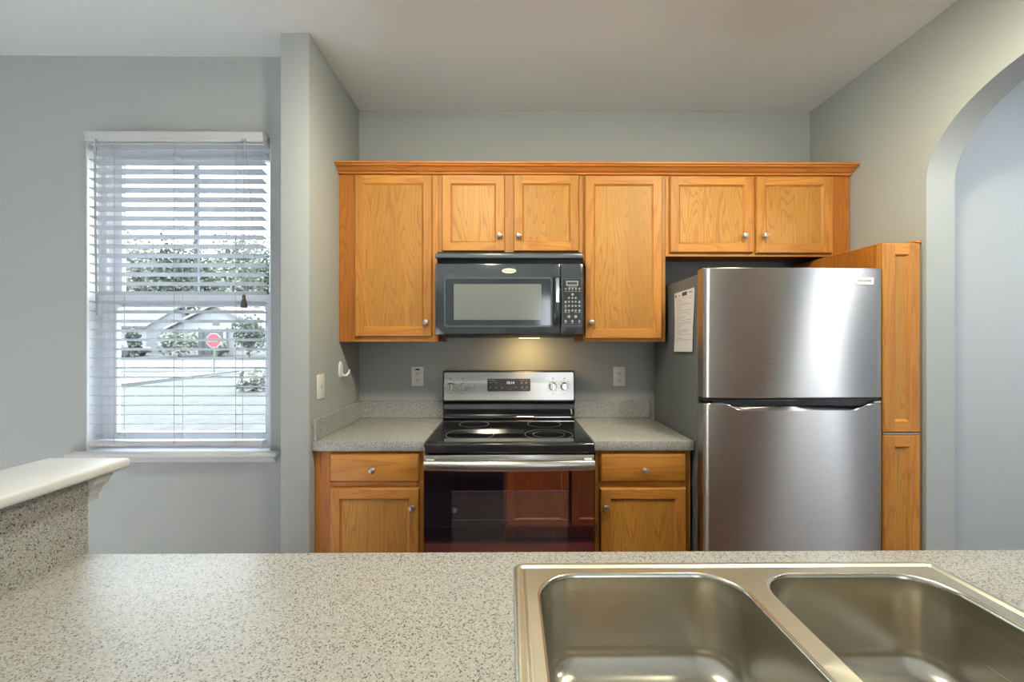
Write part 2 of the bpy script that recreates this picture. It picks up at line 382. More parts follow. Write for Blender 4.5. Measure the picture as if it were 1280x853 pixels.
# ------------------------------------------------------------------ the room
XL, XR, YB, YW, ZC = -0.89, 1.82, 2.58, 2.10, 2.75
bm = nb(); box(bm, -1.02, 3.6, 0.0, 2.75, -0.12, 0.0); struct('floor', bm, M['floor'])
bm = nb(); box(bm, -4.3, 3.6, -4.7, 0.0, -0.12, 0.0); box(bm, -4.3, -1.02, 0.0, 2.3, -0.12, 0.0); struct('floor_living', bm, M['bounce_carpet'])
bm = nb(); box(bm, -4.3, 3.6, -4.7, 2.75, ZC, ZC+0.12); struct('ceiling', bm, M['ceil'])
bm = nb(); box(bm, -1.02, XR+0.12, YB, YB+0.16, 0, ZC); struct('wall_back', bm, M['wall'])
bm = nb(); box(bm, -1.02, XL, 1.935, YB, 0, ZC, bev=0.005, seg=2); struct('wall_left', bm, M['wall'])
WX0, WX1, WZ0, WZ1 = -2.044, -1.152, 0.825, 2.366
bm = nb()
box(bm, -4.3, WX0, YW, YW+0.16, 0, ZC); box(bm, WX1, -1.02, YW, YW+0.16, 0, ZC)
box(bm, WX0, WX1, YW, YW+0.16, 0, WZ0); box(bm, WX0, WX1, YW, YW+0.16, WZ1, ZC)
struct('wall_window', bm, M['wall'])
# right wall with the elliptical arch
AY, AA, AB, AS = 1.360, 0.498, 0.335, 2.065
pts = [(-4.6, 0.0), (AY-AA, 0.0)] + [(AY - AA*math.cos(PI*k/40), AS + AB*math.sin(PI*k/40)) for k in range(41)] + [(AY+AA, 0.0), (YB, 0.0), (YB, ZC), (-4.6, ZC)]
bm = nb(); prism(bm, pts, 'x', XR, XR+0.125); fixn(bm)
bmesh.ops.triangulate(bm, faces=[f for f in bm.faces if len(f.verts) > 4]); struct('wall_right', bm, M['wall'], ang=25)
# hall behind the arch
bm = nb(); box(bm, XR+0.125, 3.5, 2.05, 2.19, 0, ZC); struct('wall_hall', bm, M['hall'])
bm = nb(); box(bm, 3.4, 3.5, -1.6, 2.05, 0, ZC); struct('wall_hall_side', bm, M['hall'])
bm = nb(); box(bm, XR+0.125, 2.4, -1.6, -1.45, 0, ZC); box(bm, 3.38, 3.5, -1.6, -1.45, 0, ZC); box(bm, 2.4, 3.38, -1.6, -1.45, 0, 0.75); box(bm, 2.4, 3.38, -1.6, -1.45, 2.45, ZC); struct('wall_hall_near', bm, M['hall'])
# living room shell behind the camera: side wall with a window, rear wall with a window and a glazed door opening
bm = nb(); box(bm, -4.3, -4.18, -4.6, -2.15, 0, ZC); box(bm, -4.3, -4.18, -0.25, YW, 0, ZC); box(bm, -4.3, -4.18, -2.15, -0.25, 0, 0.65); box(bm, -4.3, -4.18, -2.15, -0.25, 2.35, ZC); struct('wall_outer', bm, M['wall'])
bm = nb(); box(bm, -4.3, -3.5, -4.62, -4.48, 0, ZC); box(bm, -1.7, 0.55, -4.62, -4.48, 0, ZC); box(bm, 1.65, XR, -4.62, -4.48, 0, ZC)
box(bm, -3.5, -1.7, -4.62, -4.48, 0, 0.65); box(bm, -3.5, -1.7, -4.62, -4.48, 2.35, ZC); box(bm, 0.55, 1.65, -4.62, -4.48, 2.3, ZC); struct('wall_rear', bm, M['wall'])
bm = nb()
for a, b, c, d in ((-3.58, -3.5, 0.57, 2.43), (-1.7, -1.62, 0.57, 2.43), (-2.64, -2.56, 0.65, 2.35), (0.47, 0.55, 0, 2.38), (1.65, 1.73, 0, 2.38)): box(bm, a, b, -4.48, -4.462, c, d)
for a, b, c, d in ((-3.5, -1.7, 2.35, 2.43), (-3.5, -1.7, 0.57, 0.65), (0.55, 1.65, 2.3, 2.38)): box(bm, a, b, -4.48, -4.462, c, d)
struct('trim_1', bm, M['trim'])
# added white blind panels closing the unseen windows, to shut out the sky
for i, b in enumerate(((-3.5, -1.7, -4.56, -4.54, 0.65, 2.35), (0.55, 1.65, -4.56, -4.54, 0.0, 2.3), (-4.26, -4.24, -2.15, -0.25, 0.65, 2.35), (2.4, 3.38, -1.54, -1.52, 0.75, 2.45))):
    bm = nb(); box(bm, *b); struct('window_%d' % (i+2), bm, M['trim'])
# half wall carrying the raised bar
bm = nb(); box(bm, -1.03, -0.907, 0.12, 0.935, 0, 1.078); struct('wall_bar', bm, M['wall'])
bm = nb(); box(bm, -4.18, -1.02, YW-0.014, YW, 0, 0.09, bev=0.003); struct('baseboard_window', bm, M['trim'])

# added unseen stained door in the right wall, for the fridge to mirror brown
M['added_door_stain'] = oak('added_stained_door', 'z', srgb(118, 82, 56), srgb(82, 54, 34), ring=6, line=0.4)
bm = nb()
DY0, DY1 = -0.12, 0.74
box(bm, XR-0.022, XR-0.0005, DY0, DY1, 0.005, 2.06)
for a, b, c, d in ((0.12, 0.39, 0.18, 0.95), (0.47, 0.74, 0.18, 0.95), (0.12, 0.39, 1.08, 1.92), (0.47, 0.74, 1.08, 1.92)):
    box(bm, XR-0.03, XR-0.02, DY0+a, DY0+b, c, d, bev=0.006)
dr = struct('added_door', bm, M['added_door_stain'])
bm = nb(); lathe(bm, (XR-0.022, DY0+0.07, 1.0), (-1, 0, 0), [(0.026, 0), (0.026, 0.006), (0.01, 0.012), (0.01, 0.04), (0.026, 0.05), (0.026, 0.064), (0.0, 0.07)], 16); part('door_knob', bm, M['nickel'], dr)
bm = nb()
for a, b, c, d in ((DY0-0.06, DY0, 0, 2.06), (DY1, DY1+0.06, 0, 2.06), (DY0-0.06, DY1+0.06, 2.06, 2.12)): box(bm, XR-0.016, XR-0.0005, a, b, c, d, bev=0.003)
struct('trim_4', bm, M['added_door_stain'])

# ------------------------------------------------------------------ window
bm = nb()
fy0, fy1 = YW+0.075, YW+0.15
def rectframe(bm, x0, x1, z0, z1, w, y0, y1, bev=0.003):
    box(bm, x0, x0+w, y0, y1, z0, z1, bev=bev); box(bm, x1-w, x1, y0, y1, z0, z1, bev=bev)
    box(bm, x0+w, x1-w, y0, y1, z0, z0+w, bev=bev); box(bm, x0+w, x1-w, y0, y1, z1-w, z1, bev=bev)
rectframe(bm, WX0, WX1, WZ0+0.012, WZ1, 0.032, fy0, fy1)
win = struct('window_1', bm, M['vinyl'])
ZM = 1.575
bm = nb(); rectframe(bm, WX0+0.03, WX1-0.03, ZM-0.03, WZ1-0.03, 0.042, fy0+0.04, fy0+0.066); part('upper_sash', bm, M['vinyl'], win)
bm = nb(); box(bm, -1.612, -1.592, fy0+0.045, fy0+0.061, ZM, WZ1-0.07); part('muntin', bm, M['cord'], win)
bm = nb(); rectframe(bm, WX0+0.03, WX1-0.03, WZ0+0.042, ZM+0.028, 0.045, fy0+0.006, fy0+0.034); part('lower_sash', bm, M['vinyl'], win)
bm = nb(); box(bm, WX0+0.07, WX1-0.07, fy0+0.051, fy0+0.055, ZM, WZ1-0.07); part('upper_pane', bm, M['glass'], win)
bm = nb(); box(bm, WX0+0.074, WX1-0.074, fy0+0.018, fy0+0.022, WZ0+0.085, ZM-0.015); part('lower_pane', bm, M['glass'], win)
# white painted jamb liners
bm = nb()
box(bm, WX0, WX0+0.006, YW+0.001, fy0, WZ0+0.012, WZ1); box(bm, WX1-0.006, WX1, YW+0.001, fy0, WZ0+0.012, WZ1); box(bm, WX0+0.006, WX1-0.006, YW+0.001, fy0, WZ1-0.006, WZ1)
struct('trim_2', bm, M['trim'])
# stool and apron
bm = nb()
box(bm, -2.098, -1.10, 2.048, YW, 0.817, 0.838, bev=0.006, seg=3); box(bm, WX0, WX1, YW, fy0, 0.817, 0.8375)
prism(bm, [(YW, 0.785), (YW-0.012, 0.785), (YW-0.016, 0.79), (YW-0.016, 0.802), (YW-0.024, 0.808), (YW-0.03, 0.817), (YW, 0.817)], 'x', -2.075, -1.125); fixn(bm)
struct('trim_3', bm, M['trim'])

# blind
BX0, BX1 = -2.004, -1.168
bl = thing('window_blind', 'white horizontal slat blind hanging lowered and open over the window', 'blind', ((BX0+BX1)/2, 2.09, 0.85))
bm = nb(); box(bm, BX0+0.003, BX1-0.003, 2.075, 2.135, 2.312, 2.362, bev=0.002); part('headrail', bm, M['vinyl'], bl)
bm = nb()
prism(bm, [(2.058, 2.318), (2.054, 2.324), (2.056, 2.336), (2.052, 2.35), (2.054, 2.364), (2.068, 2.364), (2.068, 2.318)], 'x', BX0-0.003, BX1+0.003)
box(bm, BX1-0.004, BX1+0.003, 2.068, 2.12, 2.318, 2.364); box(bm, BX0-0.003, BX0+0.004, 2.068, 2.12, 2.318, 2.364); fixn(bm)
part('valance', bm, M['valance'], bl)
bm = nb()
NS = 31; zt, zb_ = 2.282, 0.930; tilt = math.atan2(0.0105, 0.05)
for i in range(NS):
    zf = zt + (zb_-zt)*i/(NS-1)
    g = bmesh.ops.create_cube(bm, size=1.0, matrix=Matrix.Translation(((BX0+BX1)/2, 2.067+0.0245, zf-0.00525)) @ Matrix.Rotation(-tilt, 4, 'X') @ Matrix.Diagonal((BX1-BX0-0.012, 0.050, 0.0026, 1)))
part('slats', bm, M['slat'], bl, smooth=False)
bm = nb(); box(bm, BX0+0.006, BX1-0.006, 2.066, 2.116, 0.868, 0.892, bev=0.004, seg=2); part('bottom_rail', bm, M['slat'], bl)
for xx in (-1.875, -1.592, -1.300):
    bm = nb()
    for yy in (2.0648, 2.1185):
        tube(bm, [(xx, yy, 2.33), (xx, yy, 0.88)], 0.0011, 5)
    for i in range(NS):
        zf = zt + (zb_-zt)*i/(NS-1); tube(bm, [(xx, 2.0648, zf-0.003), (xx, 2.1185, zf-0.0125)], 0.0006, 4)
    part('ladder_cord', bm, M['cord'], bl)
bm = nb()
tube(bm, [(-1.951, 2.050, 2.305), (-1.951, 2.050, 2.28), (-1.948, 2.049, 1.9), (-1.938, 2.046, 1.49)], [0.0022, 0.0045, 0.0045, 0.0048], 8)
lathe(bm, (-1.951, 2.052, 2.325), (0, 0, -1), [(0.002, 0), (0.004, 0.004), (0.004, 0.02), (0.002, 0.024)], 8); part('tilt_wand', bm, M['wand'], bl)
bm = nb()
tube(bm, [(-1.252, 2.050, 2.33), (-1.252, 2.050, 1.585)], 0.0012, 5)
tube(bm, [(-1.250, 2.050, 2.33), (-1.222, 2.050, 2.05), (-1.195, 2.048, 1.80), (-1.215, 2.048, 1.72), (-1.250, 2.050, 1.585)], 0.0012, 5)
box(bm, -1.265, -1.243, 2.048, 2.056, 2.318, 2.328); lc = part('lift_cord', bm, M['cord'], bl)
bm = nb(); lathe(bm, (-1.252, 2.050, 1.59), (0, 0, -1), [(0.002, 0), (0.006, 0.003), (0.008, 0.012), (0.007, 0.018), (0.011, 0.03), (0.015, 0.055), (0.015, 0.062), (0.001, 0.063)], 14); part('tassel', bm, M['tassel'], lc)

# ------------------------------------------------------------------ cabinets
KNOB = None
def knob_bm():
    bm = nb(); lathe(bm, (0, 0, 0), (0, -1, 0), [(0.008, 0), (0.0085, 0.002), (0.0055, 0.005), (0.005, 0.012), (0.009, 0.015), (0.0142, 0.019), (0.0148, 0.023), (0.0125, 0.0265), (0.0095, 0.0275), (0.0085, 0.0268), (0.004, 0.0282), (0.0, 0.0285)], 24)
    return bm
def add_knob(parent, x, y, z, flip=False):
    global KNOB
    if KNOB is None:
        KNOB = part('knob', knob_bm(), M['nickel'], parent, at=(x, y, z), local=True)
        KNOB.name = 'knob'; return KNOB
    k = KNOB.copy(); COL.objects.link(k); k.parent = parent; k.location = Vector((x, y, z)) - wloc(parent)
    k.rotation_euler = (0, 0, PI if flip else 0)
    return k
def door_frame_bm(w, h, st=0.046, t=0.019, rail=None):
    """raised frame round a flat recessed panel, front at y=-t, mats 0 vertical oak, 1 horizontal oak"""
    rl = rail or st; c = 0.0045; s = 0.009; dp = 0.009
    bm = nb()
    x0, x1 = -w/2, w/2
    def q(a, b, cc, d, m):
        f = bm.faces.new([bm.verts.new(p) for p in (a, b, cc, d)]); f.material_index = m
    yf = -t
    X0, X1, Z0, Z1 = x0+c, x1-c, c, h-c
    ix0, ix1, iz0, iz1 = x0+st, x1-st, rl, h-rl
    # front faces: full-height stiles, rails between them
    q((X0, yf, Z0), (ix0, yf, Z0), (ix0, yf, Z1), (X0, yf, Z1), 0)
    q((ix1, yf, Z0), (X1, yf, Z0), (X1, yf, Z1), (ix1, yf, Z1), 0)
    q((ix0, yf, Z0), (ix1, yf, Z0), (ix1, yf, iz0), (ix0, yf, iz0), 1)
    q((ix0, yf, iz1), (ix1, yf, iz1), (ix1, yf, Z1), (ix0, yf, Z1), 1)
    def ringq(r0, r1, mv, mh):
        (a0, a1, b0, b1, ya), (c0, c1, d0, d1, yb) = r0, r1
        A = [(a0, ya, b0), (a1, ya, b0), (a1, ya, b1), (a0, ya, b1)]; B = [(c0, yb, d0), (c1, yb, d0), (c1, yb, d1), (c0, yb, d1)]
        for i, m in ((0, mh), (1, mv), (2, mh), (3, mv)):
            j = (i+1) % 4; q(A[i], A[j], B[j], B[i], m)
    ringq((x0, x1, 0, h, yf+c*1.6), (X0, X1, Z0, Z1, yf), 0, 1)          # eased outer edge
    ringq((x0, x1, 0, h, 0), (x0, x1, 0, h, yf+c*1.6), 0, 1)
    ringq((ix0, ix1, iz0, iz1, yf), (ix0+0.002, ix1-0.002, iz0+0.002, iz1-0.002, yf+0.003), 0, 1)
    ringq((ix0+0.002, ix1-0.002, iz0+0.002, iz1-0.002, yf+0.003), (ix0+s, ix1-s, iz0+s, iz1-s, yf+dp), 0, 1)
    q((x0, 0, 0), (x0, 0, h), (x1, 0, h), (x1, 0, 0), 0)
    bmesh.ops.remove_doubles(bm, verts=bm.verts[:], dist=1e-5); fixn(bm)
    return bm, (ix0+s-0.001, ix1-s+0.001, iz0+s-0.001, iz1-s+0.001, yf+dp)
def add_door(parent, x0, x1, z0, z1, yf, knob=None, st=0.046, t=0.019, flip=False):
    w, h = x1-x0, z1-z0
    bm, (a, b, c, d, py) = door_frame_bm(w, h, st, t)
    o = part('door', bm, [M['oak_v'], M['oak_h']], parent, at=((x0+x1)/2, yf+t if not flip else yf-t, z0), local=True)
    at = WL[o.name]
    bm = nb(); box(bm, a, b, py, -0.002, c, d)
    pn = part('door_panel', bm, M['oak_panel'], o, at=at, local=True)
    if flip: o.rotation_euler = (0, 0, PI)
    if knob:
        if flip:
            k = add_knob(o, at.x-(knob[0]-at.x), at.y-t, knob[1])
        else: add_knob(o, knob[0], yf, knob[1])
    return o
def add_drawer(parent, x0, x1, z0, z1, yf, knob=None, t=0.019, flip=False):
    w, h = x1-x0, z1-z0; bm = nb()
    c = 0.005
    lp = lambda e, y: [(-w/2+e, y, e), (w/2-e, y, e), (w/2-e, y, h-e), (-w/2+e, y, h-e)]
    rings(bm, [lp(0, 0), lp(0, -t+0.008), lp(c, -t+0.0015), lp(c+0.003, -t)]); fixn(bm)
    o = part('drawer', bm, M['oak_h'], parent, at=((x0+x1)/2, yf+t if not flip else yf-t, z0), local=True)
    if flip: o.rotation_euler = (0, 0, PI)
    if knob:
        at = WL[o.name]
        if flip: add_knob(o, at.x-(knob[0]-at.x), at.y-t, knob[1])
        else: add_knob(o, knob[0], yf, knob[1])
    return o
def cab(name, label, group, x0, x1, z0, z1, yf, yb, stiles, rails, side_mat='oak_dark', toe=0.0, flip=False, lip=0.014, filler=None):
    """yf = face-frame front. stiles: x ranges, rails: (xa, xb, za, zb)"""
    t = thing(name, label, 'cabinet', ((x0+x1)/2, (yf+yb)/2, z0), group)
    s = -1 if flip else 1
    fy = (yf, yf+0.019*s); iy = (yf+0.019*s, yb)
    A, B = min(iy), max(iy)
    bm = nb(); zc = z0+toe
    box(bm, x0, x0+0.016, A, B, zc if not toe else z0, z1); box(bm, x1-0.016, x1, A, B, zc if not toe else z0, z1)
    box(bm, x0+0.016, x1-0.016, A, B, zc+lip, zc+lip+0.014, m=1); 
    if not flip: box(bm, x0+0.016, x1-0.016, A, B, z1-0.03, z1-0.016, m=1)
    yk = yb-0.012*s; box(bm, x0+0.016, x1-0.016, min(yk, yb), max(yk, yb), zc+lip+0.014, z1-0.03, m=1)
    if toe:
        ky = yf+0.075*s; box(bm, x0+0.016, x1-0.016, min(ky, ky+0.016*s), max(ky, ky+0.016*s), z0, zc)
    part('carcass', bm, [M[side_mat], M['inside_wood']], t)
    bm = nb()
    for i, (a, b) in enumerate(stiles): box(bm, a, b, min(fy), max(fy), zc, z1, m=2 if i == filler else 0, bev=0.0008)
    for a, b, c, d in rails: box(bm, a, b, min(fy), max(fy), c, d, m=1, bev=0.0008)
    part('face_frame', bm, [M['oak_v'], M['oak_h'], M['oak_dark']], t)
    return t
UF, UD, UB = 2.27, 2.251, YB
ZT = 2.262
G = 'oak cabinets on the kitchen walls'
# tall upper cabinet beside the left wall
t = cab('wall_cabinet', 'tall oak wall cabinet with one door, left of the microwave', G, -0.888, -0.369, 1.366, ZT, UF, UB,
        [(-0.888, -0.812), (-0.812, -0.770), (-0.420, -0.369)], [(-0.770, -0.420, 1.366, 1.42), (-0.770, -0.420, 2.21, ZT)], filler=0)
add_door(t, -0.802, -0.398, 1.393, 2.240, UD, (-0.4275, 1.468))
# short cabinet above the microwave
t = cab('wall_cabinet', 'short oak wall cabinet with two doors directly above the black microwave', G, -0.368, 0.395, 1.834, ZT, UF, UB,
        [(-0.368, -0.32), (-0.045, 0.055), (0.345, 0.395)], [(-0.32, -0.045, 1.834, 1.87), (0.055, 0.345, 1.834, 1.87), (-0.32, -0.045, 2.21, ZT), (0.055, 0.345, 2.21, ZT)])
add_door(t, -0.348, -0.018, 1.840, 2.241, UD, (-0.046, 1.920)); add_door(t, 0.028, 0.371, 1.840, 2.242, UD, (0.054, 1.920))
# tall upper cabinet right of the microwave
t = cab('wall_cabinet', 'tall oak wall cabinet with one door, between the microwave and the fridge', G, 0.396, 0.831, 1.366, ZT, UF, UB,
        [(0.396, 0.43), (0.79, 0.831)], [(0.43, 0.79, 1.366, 1.42), (0.43, 0.79, 2.21, ZT)])
add_door(t, 0.402, 0.808, 1.382, 2.240, UD, (0.434, 1.468))
# cabinet above the fridge
t = cab('wall_cabinet', 'wide short oak wall cabinet with two doors above the steel fridge', G, 0.832, 1.812, 1.818, ZT, UF, UB,
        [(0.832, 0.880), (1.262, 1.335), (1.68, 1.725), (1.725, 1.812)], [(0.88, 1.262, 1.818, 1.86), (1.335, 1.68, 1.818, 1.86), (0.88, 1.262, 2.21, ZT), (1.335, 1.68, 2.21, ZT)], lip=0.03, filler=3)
add_door(t, 0.850, 1.289, 1.835, 2.237, UD, (1.238, 1.923)); add_door(t, 1.306, 1.708, 1.832, 2.238, UD, (1.344, 1.923))
# crown moulding
bm = nb()
prism(bm, [(UF, 2.246), (2.258, 2.246), (2.255, 2.254), (2.247, 2.257), (2.241, 2.260), (2.236, 2.266), (2.227, 2.272), (2.216, 2.275), (2.213, 2.281), (2.206, 2.283), (2.206, 2.292), (2.30, 2.292), (2.30, ZT), (UF, ZT)], 'x', -0.888, 1.814); fixn(bm)
o = part('crown_moulding', bm, M['oak_crown'], at=(0.46, UF, 2.246)); tag(o, 'long oak crown moulding running along the top of the wall cabinets', 'moulding')

# base cabinets on the back wall
GB = 'oak base cabinets either side of the range'
BF, BD = 1.984, 1.965
t = cab('base_cabinet', 'oak base cabinet with drawer and door, left of the range', GB, -0.888, -0.386, 0, 0.870, BF, YB,
        [(-0.888, -0.866), (-0.866, -0.79), (-0.425, -0.386)], [(-0.79, -0.425, 0.84, 0.87), (-0.79, -0.425, 0.685, 0.735), (-0.79, -0.425, 0.10, 0.14)], toe=0.10, filler=1)
add_drawer(t, -0.815, -0.406, 0.726, 0.857, BD, (-0.616, 0.784)); add_door(t, -0.815, -0.406, 0.118, 0.698, BD, (-0.436, 0.613))
t = cab('base_cabinet', 'oak base cabinet with drawer and door, between the range and the fridge', GB, 0.402, 0.842, 0, 0.870, BF, YB,
        [(0.402, 0.440), (0.795, 0.842)], [(0.44, 0.795, 0.84, 0.87), (0.44, 0.795, 0.685, 0.73), (0.44, 0.795, 0.10, 0.14)], toe=0.10)
add_drawer(t, 0.421, 0.817, 0.723, 0.855, BD, (0.622, 0.780)); add_door(t, 0.421, 0.817, 0.118, 0.694, BD, (0.446, 0.610))

# worktops
def worktop(name, label, x0, x1, group, side=False):
    t = thing(name, label, 'countertop', ((x0+x1)/2, 2.27, 0.870), group)
    bm = nb(); box(bm, x0, x1, 1.956, YB, 0.870, 0.914, bev=0.003, seg=2)
    o = part('worktop', bm, [M['counter'], M['counter_v']], t)
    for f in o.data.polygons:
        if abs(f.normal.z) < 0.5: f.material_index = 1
    bm = nb(); box(bm, x0, min(x1, 0.846), YB-0.019, YB, 0.914, 1.014, bev=0.0015); part('backsplash', bm, M['counter_v'], t)
    if side:
        bm = nb(); box(bm, x0, x0+0.019, 1.957, YB-0.019, 0.914, 1.014, bev=0.0015); part('backsplash', bm, M['counter_v'], t)
    return t
worktop('countertop', 'speckled grey laminate worktop left of the range, running into the corner', -0.889, -0.379, 'speckled worktops on the back wall', True)
worktop('countertop', 'speckled grey laminate worktop between the range and the fridge', 0.390, 0.849, 'speckled worktops on the back wall')

# pantry cabinet right of the fridge
t = cab('pantry_cabinet', 'narrow tall oak pantry cabinet between the fridge and the archway', None, 1.642, 1.812, 0, 1.797, 1.888, YB-0.09,
        [(1.642, 1.66), (1.785, 1.812)], [(1.66, 1.785, 1.765, 1.797), (1.66, 1.785, 0.92, 1.0), (1.66, 1.785, 0.10, 0.14)], toe=0.10)
add_door(t, 1.643, 1.807, 0.968, 1.800, 1.869, None, st=0.050); add_door(t, 1.643, 1.807, 0.115, 0.958, 1.869, None, st=0.050)
bm = nb(); box(bm, 1.641, 1.813, 1.888, YB-0.09, 1.797, 1.803, bev=0.002); box(bm, 1.788, 1.813, 1.873, 1.93, 1.803, 1.812); part('top_strip', bm, M['oak_h'], t)
bm = nb(); box(bm, 1.645, 1.804, 1.872, 1.884, 0.9605, 0.9665); part('edge_strip', bm, M['nickel'], t)

# ------------------------------------------------------------------ range
RX0, RX1 = -0.374, 0.384; RC = (RX0+RX1)/2
rg = thing('range', 'freestanding steel and black electric range with glass cooktop below the microwave', 'stove', (RC, 2.2, 0))
bm = nb(); box(bm, RX0+0.004, RX1-0.004, 1.945, 2.55, 0.03, 0.872, bev=0.003)
for xx in (RX0+0.05, RX1-0.05):
    for yy in (1.99, 2.5): lathe(bm, (xx, yy, 0.0), (0, 0, 1), [(0.016, 0), (0.016, 0.01), (0.01, 0.012), (0.01, 0.034)], 10)
part('body', bm, M['black'], rg)
bm = nb()
box(bm, RX0, RX1, 1.903, 2.505, 0.873, 0.9165, bev=0.006, seg=3)
part('cooktop', bm, M['enamel'], rg)
ct = part('glass_top', (lambda b: (box(b, RX0+0.012, RX1-0.012, 1.925, 2.485, 0.9155, 0.9195, bev=0.0015), b)[1])(nb()), M['cooktop'], rg)
for cx, cy, rr in ((-0.185, 2.075, (0.115,)), (0.195, 2.075, (0.115, 0.075)), (-0.185, 2.335, (0.08,)), (0.195, 2.335, (0.09,))):
    bm = nb()
    for r0 in rr:
        lp = lambda r, z: [(cx+r*math.cos(2*PI*k/48), cy+r*math.sin(2*PI*k/48), z) for k in range(48)]
        vl = rings(bm, [lp(r0-0.0012, 0.9196), lp(r0-0.0012, 0.9199), lp(r0+0.0012, 0.9199), lp(r0+0.0012, 0.9196)], cap0=False, cap1=False)
    part('burner_ring', bm, M['ring'], ct, smooth=False)
# backguard: black surround, steel control panel, glossy black skirt
bg = part('backguard', (lambda b: (prism(b, [(2.506, 0.905), (2.500, 1.010), (2.482, 1.022), (2.4985, 1.183), (2.505, 1.193), (2.512, 1.195), (2.556, 1.196), (2.556, 0.905)], 'x', RX0-0.004, RX1+0.002), fixn(b), b)[2])(nb()), M['black'], rg)
bm = nb(); prism(bm, [(2.4985, 0.934), (2.494, 0.9355), (2.481, 0.978), (2.489, 1.003), (2.497, 1.006), (2.503, 0.975)], 'x', RX0+0.002, RX1-0.002); fixn(bm)
part('skirt', bm, M['enamel'], bg)
bm = nb(); box(bm, RX0+0.004, RX1-0.004, 2.478, 2.4945, 0.928, 0.934, bev=0.001); part('trim_strip', bm, M['chrome'], bg)
pn_pts = rrect(RX0+0.004, RX1-0.006, 1.030, 1.188, 0.006)
bm = nb(); prism(bm, pn_pts, 'y', 0, 0.0045); fixn(bm)
def lean(b, k=0.101):
    for v in b.verts: v.co.y += (v.co.z-1.030)*k
for v in bm.verts: v.co.y += 2.4785
lean(bm)
cp = part('control_panel', bm, M['steel_v'], bg, at=(RC, 2.478, 1.11))
PY = 2.4788
bm = nb(); prism(bm, rrect(-0.121, 0.128, 1.080, 1.152, 0.008), 'y', PY-0.0045, PY+0.002); fixn(bm); 
for x, z, w, h in ((-0.095, 1.143, 0.04, 0.0022), (-0.100, 1.130, 0.012, 0.003), (-0.072, 1.130, 0.014, 0.003), (0.080, 1.143, 0.03, 0.002), (0.108, 1.143, 0.005, 0.003),
                   (0.078, 1.129, 0.011, 0.008), (0.104, 1.129, 0.011, 0.008), (-0.102, 1.102, 0.008, 0.009), (-0.072, 1.102, 0.014, 0.007), (-0.036, 1.101, 0.012, 0.006), (-0.007, 1.100, 0.004, 0.004), (0.012, 1.100, 0.006, 0.003), (0.043, 1.101, 0.013, 0.005),
                   (0.080, 1.102, 0.011, 0.008), (0.106, 1.102, 0.011, 0.008), (0.005, 1.091, 0.03, 0.0015), (0.092, 1.090, 0.03, 0.0015)):
    box(bm, x-w/2, x+w/2, PY-0.0052, PY-0.0044, z-h/2, z+h/2, m=1)
lean(bm)
ds = part('display', bm, [M['display'], M['button']], cp)
bm = nb(); text_bm(bm, '10:14', 0.021, (0.012, PY-0.005, 1.128)); lean(bm); part('digits', bm, M['digit'], ds, smooth=False)
for z in (1.118, 1.105):
    bm = nb(); box(bm, -0.1975, -0.1925, PY-0.0012, PY, z-0.0025, z+0.0025); lean(bm); part('indicator', bm, M['ink'], cp)
for cx in (-0.333, -0.263, 0.258, 0.325):
    c0 = (cx, PY, 1.108)
    bm = nb(); lathe(bm, c0, (0, -1, 0), [(0.0235, 0), (0.0235, 0.004), (0.022, 0.006), (0.020, 0.022), (0.018, 0.025), (0.0, 0.0255)], 24)
    lathe(bm, (cx, PY+0.001, 1.108), (0, -1, 0), [(0.027, 0), (0.027, 0.0008), (0.0, 0.0009)], 24, m=2)
    for k in range(9):
        a = R(-140 + 35*k) + PI/2; x, z = cx+0.031*math.cos(a), 1.108+0.031*math.sin(a)
        box(bm, x-0.002, x+0.002, PY-0.0012, PY, z-0.0014, z+0.0014, m=1)
    box(bm, cx-0.004, cx+0.004, PY-0.0012, PY, 1.150, 1.155, m=1); box(bm, cx-0.007, cx+0.007, PY-0.0012, PY, 1.066, 1.068, m=1)
    lean(bm)
    kb = part('knob', bm, [M['steel_v'], M['ink'], M['chrome']], cp, at=c0)
    bm = nb(); box(bm, cx-0.0045, cx+0.0045, PY-0.031, PY-0.022, 1.090, 1.126, bev=0.002); lean(bm); part('pointer', bm, M['chrome'], kb, at=c0)
# oven door
od = part('oven_door', (lambda b: (box(b, RX0+0.003, RX1-0.003, 1.905, 1.944, 0.235, 0.800, bev=0.003), b)[1])(nb()), M['oven'], rg)
bm = nb(); box(bm, RX0+0.003, RX1-0.003, 1.902, 1.944, 0.802, 0.866, bev=0.004, seg=2); part('door_top_trim', bm, M['steel_v'], od)
for a in (RX0+0.001, RX1-0.0045):
    bm = nb(); box(bm, a, a+0.0035, 1.9035, 1.944, 0.24, 0.797); part('edge_trim', bm, M['chrome'], od)
bm = nb(); box(bm, -0.250, 0.262, 1.9035, 1.906, 0.36, 0.706); ow = part('oven_window', bm, M['oven_pane'], od)
bm = nb(); box(bm, -0.246, 0.258, 1.9028, 1.9038, 0.577, 0.579); lathe(bm, (-0.238, 1.9036, 0.622), (0, -1, 0), [(0.012, 0), (0.012, 0.0008), (0.010, 0.0008), (0.0, 0.0007)], 20); part('rack_rail_and_reflection', bm, M['slate_hi'], ow, smooth=False)  # rack bar, plus a disc modelled in place of a knob's reflection
bm = nb()
n = 15; loops = []
for i in range(n):
    u = i/(n-1); x = RX0+0.008 + u*(RX1-RX0-0.016); e = 1-(2*u-1)**2
    y = 1.873-0.010*e; z = 0.829-0.003*e
    loops.append([(x, y+0.013*math.cos(a), z+0.0215*math.sin(a)) for a in [2*PI*k/14 for k in range(14)]])
rings(bm, loops); fixn(bm)
for xx in (RX0+0.035, RX1-0.035): box(bm, xx-0.02, xx+0.02, 1.872, 1.905, 0.836, 0.856, bev=0.004)
part('handle', bm, M['steel_v'], od)
bm = nb()
